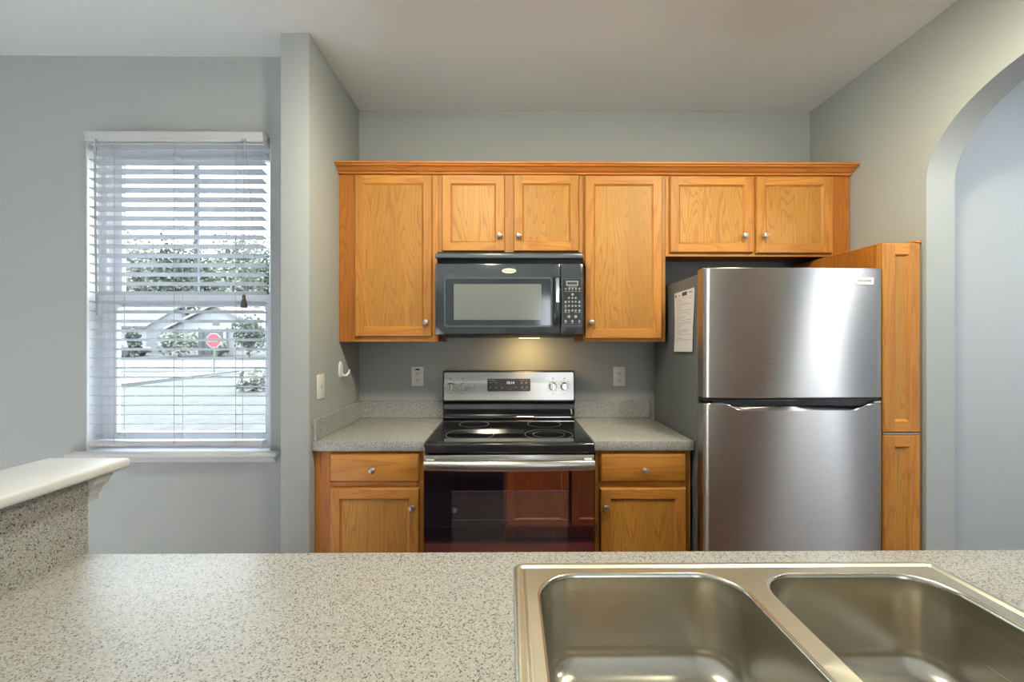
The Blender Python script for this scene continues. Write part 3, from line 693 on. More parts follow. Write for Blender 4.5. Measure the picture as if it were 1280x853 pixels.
box(bm, RX0+0.003, RX1-0.003, 1.907, 1.944, 0.045, 0.228, bev=0.004); part('storage_drawer', bm, M['steel_v'], rg)

# ------------------------------------------------------------------ microwave
MX0, MX1, MF = -0.3665, 0.376, 2.160
mw = thing('microwave', 'black over-the-range microwave hung between the two tall wall cabinets', 'microwave', ((MX0+MX1)/2, 2.36, 1.385))
bm = nb(); box(bm, MX0+0.002, MX1-0.002, MF+0.046, 2.575, 1.402, 1.826, bev=0.003)
prism(bm, [(MF+0.012, 1.402), (MF+0.06, 1.388), (2.56, 1.388), (2.56, 1.402)], 'x', MX0+0.03, MX1-0.03); fixn(bm)
part('body', bm, M['black'], mw)
bm = nb(); box(bm, MX0, MX1, MF-0.006, MF+0.05, 1.786, 1.808, bev=0.003, seg=2); gr = part('vent_grille', bm, M['slate_hi'], mw)
bm = nb(); box(bm, MX0+0.004, MX1-0.004, MF+0.047, MF+0.06, 1.755, 1.788)
part('vent_slots', bm, M['slot'], gr)
DX1 = 0.2605
md = part('door', (lambda b: (box(b, MX0, DX1, MF, MF+0.045, 1.403, 1.759, bev=0.005, seg=2), b)[1])(nb()), M['slate'], mw)
def ringframe(bm, o, i, y0, y1, m=0):
    a = [rings]; n = len(o)
    L4 = [[(p[0], y1, p[1]) for p in o], [(p[0], y0, p[1]) for p in o], [(p[0], y0, p[1]) for p in i], [(p[0], y1, p[1]) for p in i]]
    rings(bm, L4, m, False, False); fixn(bm)
bm = nb(); ringframe(bm, rrect(-0.322, 0.222, 1.440, 1.690, 0.014), rrect(-0.314, 0.214, 1.448, 1.682, 0.010), MF-0.003, MF+0.002); part('window_frame', bm, M['slate_hi'], md)
bm = nb(); prism(bm, rrect(-0.313, 0.213, 1.449, 1.681, 0.009), 'y', MF-0.0006, MF+0.002); fixn(bm)
mg = part('window', bm, M['slate'], md)
bm = nb(); prism(bm, rrect(-0.273, 0.166, 1.476, 1.656, 0.004), 'y', MF-0.0010, MF+0.001); fixn(bm); part('window_screen', bm, M['mw_screen'], mg)
bm = nb()
hx = 0.243; loops = []
for i in range(13):
    u = i/12; z = 1.448+u*0.242; e = math.sin(PI*u)**0.5; y = MF-0.006-0.032*e
    loops.append([(hx+0.0145*math.cos(a), y+0.008*math.sin(a), z) for a in [2*PI*k/12 for k in range(12)]])
rings(bm, loops); fixn(bm)
box(bm, hx-0.012, hx+0.012, MF-0.014, MF+0.001, 1.448, 1.466, bev=0.003); box(bm, hx-0.012, hx+0.012, MF-0.014, MF+0.001, 1.672, 1.690, bev=0.003)
mh = part('handle', bm, M['slate'], md)
bm = nb(); box(bm, hx-0.008, hx+0.008, MF-0.0475, MF-0.044, 1.560, 1.680, bev=0.0015); part('handle_inlay', bm, M['chrome'], mh, label='shiny inlay on handle')
bm = nb(); prism(bm, [(0.004+0.036*math.cos(2*PI*k/32), 1.722+0.0125*math.sin(2*PI*k/32)) for k in range(32)], 'y', MF-0.003, MF+0.002); fixn(bm)
bd = part('badge', bm, M['badge_cream'], md)
bm = nb(); text_bm(bm, 'Whirlpool', 0.0125, (0.004, MF-0.0033, 1.722)); part('badge_text', bm, M['ink'], bd, smooth=False)
cpm = part('control_panel', (lambda b: (box(b, DX1+0.003, MX1, MF, MF+0.045, 1.403, 1.759, bev=0.004, seg=2), b)[1])(nb()), M['slate'], mw)
bm = nb(); ringframe(bm, rrect(0.2705, 0.371, 1.445, 1.684, 0.003), rrect(0.2735, 0.368, 1.448, 1.681, 0.002), MF-0.0015, MF+0.002)
prism(bm, rrect(0.2740, 0.3675, 1.4485, 1.6805, 0.002), 'y', MF-0.0006, MF+0.002, 1); fixn(bm)
fk = lambda cx, cy: (0.2695 + (cx-235)/270*0.1055, 1.684 - (cy-105)/625*0.239)
for cy, xs in ((272, (285, 330, 372, 415, 460)), (425, (283, 460)), (490, (283,)), (550, (283, 325, 412, 460)), (690, (283, 370, 460))):
    for cx in xs:
        x, z = fk(cx, cy); box(bm, x-0.0055, x+0.0055, MF-0.0012, MF-0.0004, z-0.0012, z+0.0012, m=2)
x, z = fk(372, 218); box(bm, x-0.022, x+0.022, MF-0.0012, MF-0.0004, z-0.0012, z+0.0012, m=2)
part('key_field', bm, [M['slate_hi'], M['black'], M['button']], cpm)
bm = nb(); box(bm, 0.291, 0.351, MF-0.0016, MF, 1.648, 1.672, m=0); box(bm, 0.296, 0.346, MF-0.002, MF-0.001, 1.653, 1.667, m=1); part('display', bm, [M['button'], M['display']], cpm)
fk = lambda cx, cy: (0.2695 + (cx-235)/270*0.1055, 1.684 - (cy-105)/625*0.239)
btn = None
rows = [(240, (285, 330, 372, 415, 460), 12), (315, (372,), 16), (360, (325, 370, 412), 13), (410, (283, 325, 370, 412, 460), 13), (465, (283, 325, 370, 412, 460), 13), (525, (283, 325, 370, 412, 460), 13), (605, (325, 412), 19), (665, (283, 370, 460), 14)]
for cy, xs, rr in rows:
    for cx in xs:
        x, z = fk(cx, cy); r0 = rr/270*0.1055
        if btn is None:
            bm = nb(); lathe(bm, (0, 0, 0), (0, -1, 0), [(1, -0.0006), (1, 0.001), (0.9, 0.0014), (0, 0.0014)], 14)
            btn = part('button', bm, M['button'], cpm, at=(x, MF-0.0008, z), local=True); btn.scale = (r0, 1, r0)
        else:
            b = btn.copy(); COL.objects.link(b); b.parent = cpm; b.location = Vector((x, MF-0.0008, z)) - wloc(cpm); b.scale = (r0, 1, r0)
# warm cooktop lamp under the hood
bm = nb(); box(bm, 0.06, 0.17, 2.33, 2.40, 1.384, 1.3885, bev=0.001); lens = part('lamp_lens', bm, emit('hood_lamp', (1.0, 0.72, 0.36, 1), 3.0), mw)
l = light('hood_lamp_light', 'AREA', (0.115, 2.40, 1.381), (R(18), 0, 0), 1.3, (1.0, 0.66, 0.26), 0.11, 0.06)

# ------------------------------------------------------------------ fridge
FX0, FX1, FF = 0.852, 1.638, 1.861
fr = thing('fridge', 'stainless steel top-freezer fridge with dark grey sides below the short cabinet', 'fridge', ((FX0+FX1)/2, 2.14, 0))
bm = nb(); box(bm, FX0+0.005, FX1-0.005, 1.943, 2.52, 0.03, 1.672, bev=0.004, seg=2)
for xx in (FX0+0.06, FX1-0.06):
    for yy in (1.99, 2.47): lathe(bm, (xx, yy, 0), (0, 0, 1), [(0.02, 0), (0.02, 0.02), (0.012, 0.022), (0.012, 0.034)], 10)
part('body', bm, M['fridge_side'], fr)
bm = nb(); box(bm, FX0+0.012, FX1-0.012, 1.929, 1.945, 0.075, 1.665); part('door_gasket', bm, M['black'], fr)
bm = nb(); box(bm, FX0+0.012, FX1-0.012, 1.923, 1.945, 0.012, 0.072, bev=0.004); part('kick_grille', bm, M['dkgrey'], fr)
def fdoor(z0, ztop):
    xs = []; n = 56; hw = (FX1-FX0)/2; xc = (FX0+FX1)/2
    front = []
    for i in range(n+1):
        u = -1+2*i/n; r = 0.006
        x = xc+u*hw; d = hw-abs(x-xc); y = FF+0.007*u*u
        if d < r: y += r-math.sqrt(max(0, r*r-(r-d)**2))
        front.append((x, y))
    back = [(FX1, 1.927), (FX0, 1.927)]
    o = front + back
    bm = nb(); e = 0.003
    cy = 1.896
    sh = lambda p, k: (p[0]+(xc-p[0])*k/hw, p[1]+(cy-p[1])*k/0.035)
    top = [ztop(p[0]) for p in o]
    rings(bm, [[(*sh(p, e), z0) for p in o], [(*p, z0+e) for p in o]] + [[(*p, z0+e+(t-e-z0-e)*k/6) for p, t in zip(o, top)] for k in range(1, 7)] + [[(*sh(p, e), t) for p, t in zip(o, top)]])
    fixn(bm); bmesh.ops.triangulate(bm, faces=[f for f in bm.faces if len(f.verts) > 4])
    return bm
def sstep(a, b, x):
    t = min(1, max(0, (x-a)/(b-a))); return t*t*(3-2*t)
fz = part('freezer_door', fdoor(1.122, lambda x: 1.6895), M['steel'], fr, ang=25)
scoop = lambda x: 1.097 - 0.027*sstep(0.936, 1.018, x)*(1-sstep(1.504, 1.597, x))
fd = part('fridge_door', fdoor(0.085, scoop), M['steel'], fr, ang=25)
bm = nb(); prism(bm, rrect(0.902, 1.613, 1.057, 1.121, 0.010), 'y', 1.897, 1.927); fixn(bm)
fh = part('handle', bm, M['dkgrey'], fd, label='dark recessed grip along the top of the lower door')
bm = nb(); box(bm, 0.857, 1.628, 1.873, 1.925, 1.108, 1.122, bev=0.003); part('grip_strip', bm, M['black'], fz)
bm = nb(); box(bm, 1.607, 1.640, 1.877, 1.931, 1.097, 1.107, bev=0.002); part('hinge', bm, M['nickel'], fr)
bm = nb(); box(bm, 1.53, 1.628, 1.90, 2.01, 1.672, 1.686, bev=0.004); part('hinge_cover', bm, M['dkgrey'], fr)
ty = lambda x: FF+0.007*((x-(FX0+FX1)/2)/0.393)**2
bm = nb(); prism(bm, rrect(1.514, 1.593, 1.617, 1.647, 0.002), 'y', ty(1.55)-0.003, ty(1.55)+0.003); fixn(bm)
bd = part('badge', bm, M['badge'], fz, label='white name badge on the upper door')
bm = nb(); text_bm(bm, 'FRIGIDAIRE', 0.0122, (1.5535, ty(1.55)-0.0034, 1.632)); part('badge_text', bm, M['ink'], bd, smooth=False)

# paper on the side of the fridge
nx, nz = 8, 14; SX = FX0+0.005
bm = nb()
def pp(u, v):
    y = 2.199-u*0.226; y += (0.012*math.sin(PI*v*1.4+0.4))*(u-0.5)*0.9
    z = 1.316+v*0.297+0.004*u
    bow = 0.002 + 0.008*(1-v)*max(0, math.sin(PI*u))*0.7 + 0.006*(1-v)**2
    return Vector((SX-0.0008-bow, y, z))
for k in (0, 1):
    g = [[bm.verts.new(pp(i/nx, j/nz)+Vector((0.0004*k, 0, 0))) for j in range(nz+1)] for i in range(nx+1)]
    for i in range(nx):
        for j in range(nz):
            bm.faces.new((g[i][j], g[i+1][j], g[i+1][j+1], g[i][j+1]))
nt_ = thing('paper_sheet', 'white printed sheet with a dark strip on top, stuck to the dark fridge side', 'paper', (SX, 2.09, 1.316))
def strip(u0, u1, v, h, m=0):
    n = 4
    for i in range(n):
        a, b = u0+(u1-u0)*i/n, u0+(u1-u0)*(i+1)/n
        off = Vector((-0.0007, 0, 0))
        f = bm.faces.new([bm.verts.new(p+off) for p in (pp(a, v), pp(b, v), pp(b, v+h), pp(a, v+h))]); f.material_index = m+1
r2 = random.Random(3)
strip(0.42, 0.66, 0.915, 0.06, 1); strip(0.05, 0.12, 0.915, 0.05, 1); strip(0.22, 0.33, 0.925, 0.02); strip(0.76, 0.9, 0.935, 0.025)
v = 0.885
while v > 0.17:
    a = 0.08+r2.random()*0.06; L_ = 0.25+r2.random()*0.6
    strip(a, min(0.92, a+L_), v, 0.006)
    if r2.random() < 0.35: strip(0.75, 0.9, v, 0.006)
    v -= 0.022+r2.random()*0.016
part('sheet', bm, [M['paper'], M['ink_grey'], M['ink']], nt_, smooth=False)

# ------------------------------------------------------------------ outlets, jack plate, hook
def outlet(label, x, z, marked=False):
    t = thing('power_outlet', label, 'outlet', (x, YB, z), 'outlets above the worktops')
    bm = nb(); box(bm, x-0.036, x+0.036, YB-0.006, YB, z-0.058, z+0.058, bev=0.0025, seg=2); part('faceplate', bm, M['white'], t)
    for dz in (0.0205, -0.0205):
        bm = nb(); prism(bm, rrect(x-0.017, x+0.017, z+dz-0.0145, z+dz+0.0145, 0.008), 'y', YB-0.0085, YB-0.005); fixn(bm); rc = part('receptacle', bm, M['white'], t)
        bm = nb(); box(bm, x-0.0085, x-0.0055, YB-0.0092, YB-0.008, z+dz-0.003, z+dz+0.006); box(bm, x+0.0055, x+0.0085, YB-0.0092, YB-0.008, z+dz-0.002, z+dz+0.005)
        lathe(bm, (x, YB-0.008, z+dz-0.008), (0, -1, 0), [(0.003, 0), (0.003, 0.0012), (0, 0.0012)], 10); part('slots', bm, M['slot'], rc)
    bm = nb(); lathe(bm, (x, YB-0.006, z), (0, -1, 0), [(0.003, 0), (0.003, 0.0015), (0, 0.002)], 10); part('screw', bm, M['nickel'], t)
    if marked:
        bm = nb(); prism(bm, [(x-0.015, z+0.0365), (x+0.015, z+0.0365), (x+0.011, z+0.045), (x-0.009, z+0.045)], 'y', YB-0.0068, YB-0.005); fixn(bm); part('dark_mark', bm, M['slot'], t)  # dark trapezoid above the upper receptacle
outlet('white double outlet with a dark mark, on the wall left of the range', -0.542, 1.159, True)
outlet('white double outlet on the wall between the range and the fridge', 0.666, 1.158)
t = thing('wall_plate', 'white wall plate with a small centre jack on the left wall beside the hook', 'wall plate', (XL, 2.043, 1.155))
bm = nb(); box(bm, XL, XL+0.006, 2.005, 2.081, 1.097, 1.213, bev=0.0025, seg=2); part('faceplate', bm, M['white'], t)
bm = nb(); box(bm, XL+0.005, XL+0.0075, 2.0405, 2.0455, 1.143, 1.167); lathe(bm, (XL+0.005, 2.043, 1.155), (1, 0, 0), [(0.005, 0), (0.005, 0.004), (0.003, 0.006), (0, 0.006)], 10); part('jack', bm, M['ink_grey'], t)
for zz in (1.185, 1.125):
    bm = nb(); lathe(bm, (XL+0.0055, 2.043, zz), (1, 0, 0), [(0.003, 0), (0.003, 0.001), (0, 0.0015)], 10); part('screw', bm, M['nickel'], t)
t = thing('adhesive_hook', 'white oval stick-on hook on the left wall beside the worktop', 'hook', (XL, 2.29, 1.215))
bm = nb(); lathe(bm, (XL, 2.285, 1.217), (1, 0, 0), [(1.0, 0), (1.0, 0.004), (0.85, 0.008), (0, 0.009)], 24, sx=0.024, sy=0.045)
part('base', bm, M['white'], t)
bm = nb(); tube(bm, [(XL+0.006, 2.29, 1.20), (XL+0.012, 2.30, 1.186), (XL+0.022, 2.315, 1.186), (XL+0.030, 2.328, 1.198), (XL+0.032, 2.333, 1.216)], [0.006, 0.007, 0.007, 0.006, 0.004], 10); part('prong', bm, M['white'], t)

# ------------------------------------------------------------------ peninsula
PX0, PX1, PY0, PY1 = -0.905, 1.52, 0.255, 0.932
SX0, SX1, SY0, SY1 = 0.010, 0.862, 0.315, 0.874
t = thing('countertop', 'wide speckled laminate counter in the foreground holding the double sink', 'countertop', (0.3, 0.6, 0.870))
bm = nb()
hx0, hx1, hy0, hy1 = SX0+0.02, SX1-0.02, SY0+0.02, SY1-0.02
o4 = [(PX0, PY0), (PX1, PY0), (PX1, PY1), (PX0, PY1)]; i4 = [(hx0, hy0), (hx1, hy0), (hx1, hy1), (hx0, hy1)]
rings(bm, [[(x, y, 0.870) for x, y in i4], [(x, y, 0.914) for x, y in i4], [(x, y, 0.914) for x, y in o4], [(x, y, 0.870) for x, y in o4], [(x, y, 0.870) for x, y in i4]], cap0=False, cap1=False)
bmesh.ops.remove_doubles(bm, verts=bm.verts[:], dist=1e-5); fixn(bm)
es = [e for e in bm.edges if all(abs(v.co.z-0.914) < 1e-4 for v in e.verts) and (all(abs(v.co.y-PY1) < 1e-4 for v in e.verts) or all(abs(v.co.x-PX1) < 1e-4 for v in e.verts))]
bmesh.ops.bevel(bm, geom=es, offset=0.004, segments=3, affect='EDGES', profile=0.5)
part('worktop', bm, M['counter'], t)
o = part('backsplash', (lambda b: (box(b, -0.907, PX0, 0.255, 0.935, 0.8705, 1.0775), b)[1])(nb()), M['counter_v'], at=(-0.906, 0.6, 0.87))
tag(o, 'tall speckled laminate panel facing the raised bar wall at left', 'panel')
# raised bar ledge
t = thing('bar_ledge', 'white painted raised bar ledge on the half wall at the left', 'ledge', (-0.967, 0.55, 1.078))
bm = nb(); box(bm, -1.062, -0.874, 0.09, 1.006, 1.0785, 1.1005, bev=0.006, seg=3); part('ledge_top', bm, M['cream'], t)
bm = nb()
prof = [(0.0, 1.022), (0.025, 1.022), (0.025, 1.034), (0.0275, 1.0355), (0.028, 1.041), (0.031, 1.050), (0.0365, 1.057), (0.0385, 1.062), (0.0385, 1.0672), (0.041, 1.0682), (0.041, 1.078), (0.0, 1.078)]
rings(bm, [[(-1.03, 0.9355, z), (-0.931+d, 0.9355, z), (-0.931+d, 0.9355+d, z), (-1.03, 0.9355+d, z)] for d, z in prof]); fixn(bm)
part('moulding', bm, M['trim'], t)
# peninsula cabinets and the dishwasher face the range
GP = 'oak base cabinets under the sink counter'
def pen_cab(label, x0, x1, doors):
    t = cab('base_cabinet', label, GP, x0, x1, 0, 0.869, 0.885, 0.30, [(x0, x0+0.04), (x1-0.04, x1)], [(x0+0.04, x1-0.04, 0.835, 0.869), (x0+0.04, x1-0.04, 0.68, 0.73), (x0+0.04, x1-0.04, 0.10, 0.14)], toe=0.10, flip=True)
    for a, b, kx in doors:
        add_door(t, a, b, 0.118, 0.694, 0.904, (kx, 0.612), flip=True); add_drawer(t, a, b, 0.723, 0.855, 0.904, None, flip=True)
pen_cab('oak base cabinet under the sink with two doors facing the range', -0.028, 0.872, [(-0.005, 0.412, 0.382), (0.432, 0.85, 0.462)])
pen_cab('oak base cabinet at the right end of the sink counter', 0.874, 1.50, [(0.895, 1.185, 1.155), (1.195, 1.48, 1.225)])
pen_cab('narrow oak base cabinet between the bar wall and the dishwasher', -0.904, -0.645, [(-0.885, -0.665, -0.69)])
dw = thing('dishwasher', 'black built-in dishwasher under the counter, facing the range', 'dishwasher', (-0.336, 0.6, 0))
bm = nb(); box(bm, -0.642, -0.031, 0.33, 0.882, 0.10, 0.868); box(bm, -0.63, -0.043, 0.40, 0.80, 0.0, 0.10); part('body', bm, M['black'], dw)
bm = nb(); box(bm, -0.640, -0.033, 0.883, 0.908, 0.115, 0.745, bev=0.004); part('door', bm, M['dish'], dw)
bm = nb(); box(bm, -0.640, -0.033, 0.883, 0.915, 0.750, 0.866, bev=0.006); part('control_panel', bm, M['dish'], dw)
bm = nb(); tube(bm, [(-0.55, 0.915, 0.765), (-0.54, 0.932, 0.765), (-0.13, 0.932, 0.765), (-0.12, 0.915, 0.765)], 0.008, 8); part('handle', bm, M['dish'], dw)

# sink
sk = thing('sink', 'stainless steel double-bowl drop-in sink in the foreground counter', 'sink', ((SX0+SX1)/2, (SY0+SY1)/2, 0.914))
ZD = 0.9185
bm = nb()
NR = 8
lpz = lambda e, z, r: [(x, y, z) for x, y in rrect(SX0+e, SX1-e, SY0+e, SY1-e, max(r-e, 0.004), NR)]
rings(bm, [lpz(0, 0.9142, 0.02), lpz(0.0012, 0.9175, 0.02), lpz(0.004, 0.9198, 0.02), lpz(0.008, 0.9203, 0.02), lpz(0.013, 0.9196, 0.02), lpz(0.016, 0.9164, 0.02), lpz(0.019, 0.9164, 0.02), lpz(0.022, 0.9190, 0.02), lpz(0.026, ZD, 0.022), lpz(0.030, ZD-0.0008, 0.022)], cap0=False, cap1=False)
B1 = (0.056, 0.431, 0.385, 0.834); B2 = (0.474, 0.814, 0.385, 0.830)
XM = 0.4525
def bowl_loop(b, e, z, r, n): return [(x, y, z) for x, y in rrect(b[0]+e, b[1]-e, b[2]+e, b[3]-e, max(r-e, 0.005), n)]
def deck(bm, xa, xb, b, n):
    ya, yb = SY0+0.026, SY1-0.026
    inner = bowl_loop(b, -0.004, ZD, 0.075, n)
    m = len(inner); outer = []
    cx, cy = (b[0]+b[1])/2, (b[2]+b[3])/2
    q = n+1
    # each corner fan maps to two deck edges, so the deck corner itself is a vertex
    cor = [(xb, yb), (xa, yb), (xa, ya), (xb, ya)]
    for i, p in enumerate(inner):
        c, k = i//q, i % q; u = k/n
        X, Y = cor[c]
        if c in (0, 2): px_, py_ = (X, p[1]+(Y-p[1])*min(1, 2*u)), (p[0]+(X-p[0])*min(1, 2*(1-u)), Y)
        else: px_, py_ = (p[0]+(X-p[0])*min(1, 2*u), Y), (X, p[1]+(Y-p[1])*min(1, 2*(1-u)))
        outer.append((px_[0], px_[1], ZD) if u < 0.5 else ((X, Y, ZD) if u == 0.5 else (py_[0], py_[1], ZD)))
    rings(bm, [outer, inner], cap0=False, cap1=False)
deck(bm, SX0+0.026, XM, B1, 10); deck(bm, XM, SX1-0.026, B2, 10)
fixn(bm)
for f in bm.faces:
    if f.normal.z < 0: f.normal_flip()
part('rim', bm, M['sink_rim'], sk, ang=50)
for b in (B1, B2):
    bm = nb(); n = 10; D = 0.178; rb = 0.045
    prof = [(-0.0042, 0.0), (-0.002, -0.0003), (0.0, -0.0015), (0.0015, -0.004), (0.0024, -0.010), (0.004, -0.05), (0.007, -(D-rb))]
    for k in range(1, 9):
        a = PI/2*k/8; prof.append((0.007+rb*(1-math.cos(a)), -(D-rb)-rb*math.sin(a)))
    loops = [bowl_loop(b, e, ZD+z, 0.0755, n) for e, z in prof]
    cx, cy = (b[0]+b[1])/2, (b[2]+b[3])/2
    for s in (0.7, 0.4):
        loops.append([(cx+(x-cx)*s, cy+(y-cy)*s, z-0.003*(1-s)) for x, y, z in loops[len(prof)-1]])
    loops.append([(cx+0.045*math.cos(a), cy+0.045*math.sin(a), ZD-D-0.003) for a in [math.atan2(y-cy, x-cx) for x, y, z in loops[-1]]])
    rings(bm, loops, cap0=False, cap1=True); fixn(bm)
    bw = part('bowl', bm, M['sink'], sk, ang=60)
    bm = nb(); lathe(bm, (cx, cy, ZD-D-0.003), (0, 0, 1), [(0.044, 0), (0.043, 0.003), (0.036, 0.003), (0.030, 0.001), (0.0, 0.001)], 28); part('drain', bm, M['chrome'], bw)

# ------------------------------------------------------------------ added lights, unseen above and behind the frame
def hall_fill_lamp(label, x, y, power, r0=0.17, color=WARM):
    t = thing('hall_fill_light', label, 'ceiling light', (x, y, ZC-0.07), 'added hall fill lights')
    bm = nb(); lathe(bm, (x, y, ZC), (0, 0, -1), [(r0+0.01, 0), (r0+0.012, 0.02), (r0+0.012, 0.05), (r0+0.004, 0.05), (r0+0.004, 0.02), (0.02, 0.018)], 32); part('rim', bm, M['nickel'], t)
    bm = nb(); lathe(bm, (x, y, ZC-0.045), (0, 0, -1), [(r0, 0), (r0*0.98, 0.006), (r0*0.6, 0.016), (0, 0.02)], 32); part('diffuser', bm, emit('lamp_glass', (1.0, 0.80, 0.55, 1), 4.0), t)
    light('hall_fill_glow', 'AREA', (x, y, ZC-0.072), (0, 0, 0), power, color, r0*2, shape='DISK')
hall_fill_lamp('round fill light added on the unseen hall ceiling behind the archway', 2.62, 0.85, 25, color=(0.95, 0.98, 1.0))  # added to brighten the hall, no such lamp is in view
def fill_can(label, x, y, power):  # unseen downlights added so the pale floor bounces light onto the ceiling
    t = thing('fill_can_light', label, 'ceiling light', (x, y, ZC-0.01), 'fill lights added over the living and dining floor')
    bm = nb(); lathe(bm, (x, y, ZC), (0, 0, -1), [(0.10, 0), (0.10, 0.006), (0.078, 0.008), (0.074, 0.002), (0.0, 0.002)], 28); part('rim', bm, M['white'], t)
    light('fill_can_glow', 'AREA', (x, y, ZC-0.012), (0, 0, 0), power, (0.95, 0.97, 1.0), 0.14, shape='DISK', spread=R(74))
fill_can('added fill light over the dining floor by the window', -2.75, 0.15, 150)
fill_can('added fill light over the living room floor, left side', -2.6, -1.2, 60)
fill_can('added fill light over the living room floor, middle', -0.6, -1.2, 60)
fill_can('added fill light over the living room floor, right side', 1.0, -1.2, 40)
def drum(label, kx, ky, kz, power):  # added lamps, placed to throw warm light sideways onto the kitchen walls
    t = thing('added_drum_light', label, 'ceiling light', (kx, ky, kz), 'added drum lights over the sink counter')
    bm = nb(); n = 40
    cl = lambda r, z: [(kx+r*math.cos(2*PI*k/n), ky+r*math.sin(2*PI*k/n), z) for k in range(n)]
    rings(bm, [cl(0.165, 2.72), cl(0.165, kz), cl(0.161, kz), cl(0.161, 2.715)], cap0=True, cap1=True); fixn(bm); part('shade', bm, M['white'], t)
    bm = nb(); lathe(bm, (kx, ky, ZC), (0, 0, -1), [(0.06, 0), (0.06, 0.02), (0.02, 0.03), (0.02, 0.10), (0.0, 0.10)], 20); part('socket', bm, M['nickel'], t)
    kl = light('added_drum_bulb', 'POINT', (kx, ky, kz+0.01), (0, 0, 0), power, WARM); kl.data.shadow_soft_size = 0.08
drum('added drum shaded light at the archway end of the kitchen floor', 1.10, 1.16, 2.50, 62)
drum('added drum shaded light at the bar end of the kitchen floor', -0.20, 1.16, 2.50, 60)

# ------------------------------------------------------------------ outdoors
def gz(x, y):
    return -0.45 + 0.65*sstep(24, 42, y)
bm = nb()
ys = [2.4, 5, 8, 12, 16, 20, 23, 26, 30, 34, 38, 44, 60, 110]; xs_ = [-120, -60, -45, -35, -28, -22, -17, -12, -8, -5, -2, 2, 6, 30]
g = [[bm.verts.new((x, y, gz(x, y))) for y in ys] for x in xs_]
for i in range(len(xs_)-1):
    for j in range(len(ys)-1): bm.faces.new((g[i][j], g[i+1][j], g[i+1][j+1], g[i][j+1]))
o = struct('lawn', bm, M['lawn'])
def strip_on_ground(name, y0f, y1f, x0, x1, dz, m):
    bm = nb(); n = 24
    for k in range(n):
        a, b = x0+(x1-x0)*k/n, x0+(x1-x0)*(k+1)/n
        vs = []
        for x, f in ((a, y0f), (b, y0f), (b, y1f), (a, y1f)): vs.append((x, f(x), gz(x, f(x))+dz))
        bm.faces.new([bm.verts.new(p) for p in vs])
        nlo = [(p[0], p[1], p[2]-dz-0.02) for p in vs]
        bm.faces.new([bm.verts.new(p) for p in (nlo[0], nlo[1], vs[1], vs[0])])
    fixn(bm)
    for f in bm.faces:
        if f.normal.z < -0.5: f.normal_flip()
    return struct(name, bm, m, smooth=False)
strip_on_ground('road', lambda x: 25.5, lambda x: 33.0, -110, 28, 0.02, M['asphalt'])
strip_on_ground('curb', lambda x: 25.1, lambda x: 25.5, -110, 28, 0.12, M['concrete'])
strip_on_ground('driveway', lambda x: 13.0, lambda x: 25.1, -19.4, -15.3, 0.02, M['concrete'])
bm = nb(); prism(bm, [(-15.35, 13.0), (-15.2, 13.0), (-15.6, 25.0), (-15.75, 25.0)], 'z', -0.5, -0.33); fixn(bm); struct('driveway_edge', bm, M['galv'])

def house(label, cx, cy, w, d, h, rh, roof, rot=0, front_gable=True, garage=True):
    z0 = gz(cx, cy)-0.1
    t = thing('house', label, 'house', (cx, cy, z0), 'houses across the road')
    def T(b): b.transform(Matrix.Translation((cx, cy, z0)) @ Matrix.Rotation(rot, 4, 'Z')); return b
    bm = nb()
    if front_gable: prism(bm, [(-w/2, 0), (w/2, 0), (w/2, h), (0, h+rh), (-w/2, h)], 'y', -d/2, d/2)
    else: prism(bm, [(-d/2, 0), (d/2, 0), (d/2, h), (0, h+rh), (-d/2, h)], 'x', -w/2, w/2)
    fixn(bm); part('walls', T(bm), M['siding'], t)
    bm = nb(); ov = 0.4
    hw = (w if front_gable else d)/2
    sl = rh/hw; e = [(-hw-ov, h-ov*sl), (0, h+rh), (hw+ov, h-ov*sl), (hw+ov, h-ov*sl+0.22), (0, h+rh+0.24), (-hw-ov, h-ov*sl+0.22)]
    if front_gable: prism(bm, e, 'y', -d/2-ov, d/2+ov)
    else: prism(bm, e, 'x', -w/2-ov, w/2+ov)
    fixn(bm); part('roof', T(bm), roof, t)
    if garage:
        bm = nb(); box(bm, -w*0.15, w*0.08, -d/2-0.06, -d/2+0.02, 0.05, 2.1); part('garage_door', T(bm), M['shutter'], t)
        for a in (-w*0.19, w*0.12):
            bm = nb(); box(bm, a-0.14, a+0.14, -d/2-0.3, -d/2-0.02, 0, h, bev=0.02); part('column', T(bm), M['siding'], t)
        bm = nb(); box(bm, -0.3, 0.3, -d/2-0.05, -d/2+0.02, h+0.25, h+0.75); part('gable_vent', T(bm), M['shutter'], t)
        bm = nb(); box(bm, w*0.31, w*0.42, -d/2-0.05, -d/2+0.02, 0.7, 1.9); part('window', T(bm), M['shutter'], t)
    else:
        for a in (-0.25, 0.2):
            bm = nb(); box(bm, w*a-0.6, w*a+0.6, -d/2-0.05, -d/2+0.02, 0.8, 2.0); part('window', T(bm), M['shutter'], t)
    return t
house('white house with a front gable across the road, behind the stop sign', -26.4, 43.6, 8.0, 9.0, 2.45, 2.0, M['shingle_pale'])
house('long white house with a grey roof behind the parked car', -40.6, 46.0, 11.0, 8.0, 2.7, 2.1, M['shingle'], front_gable=False, garage=False)

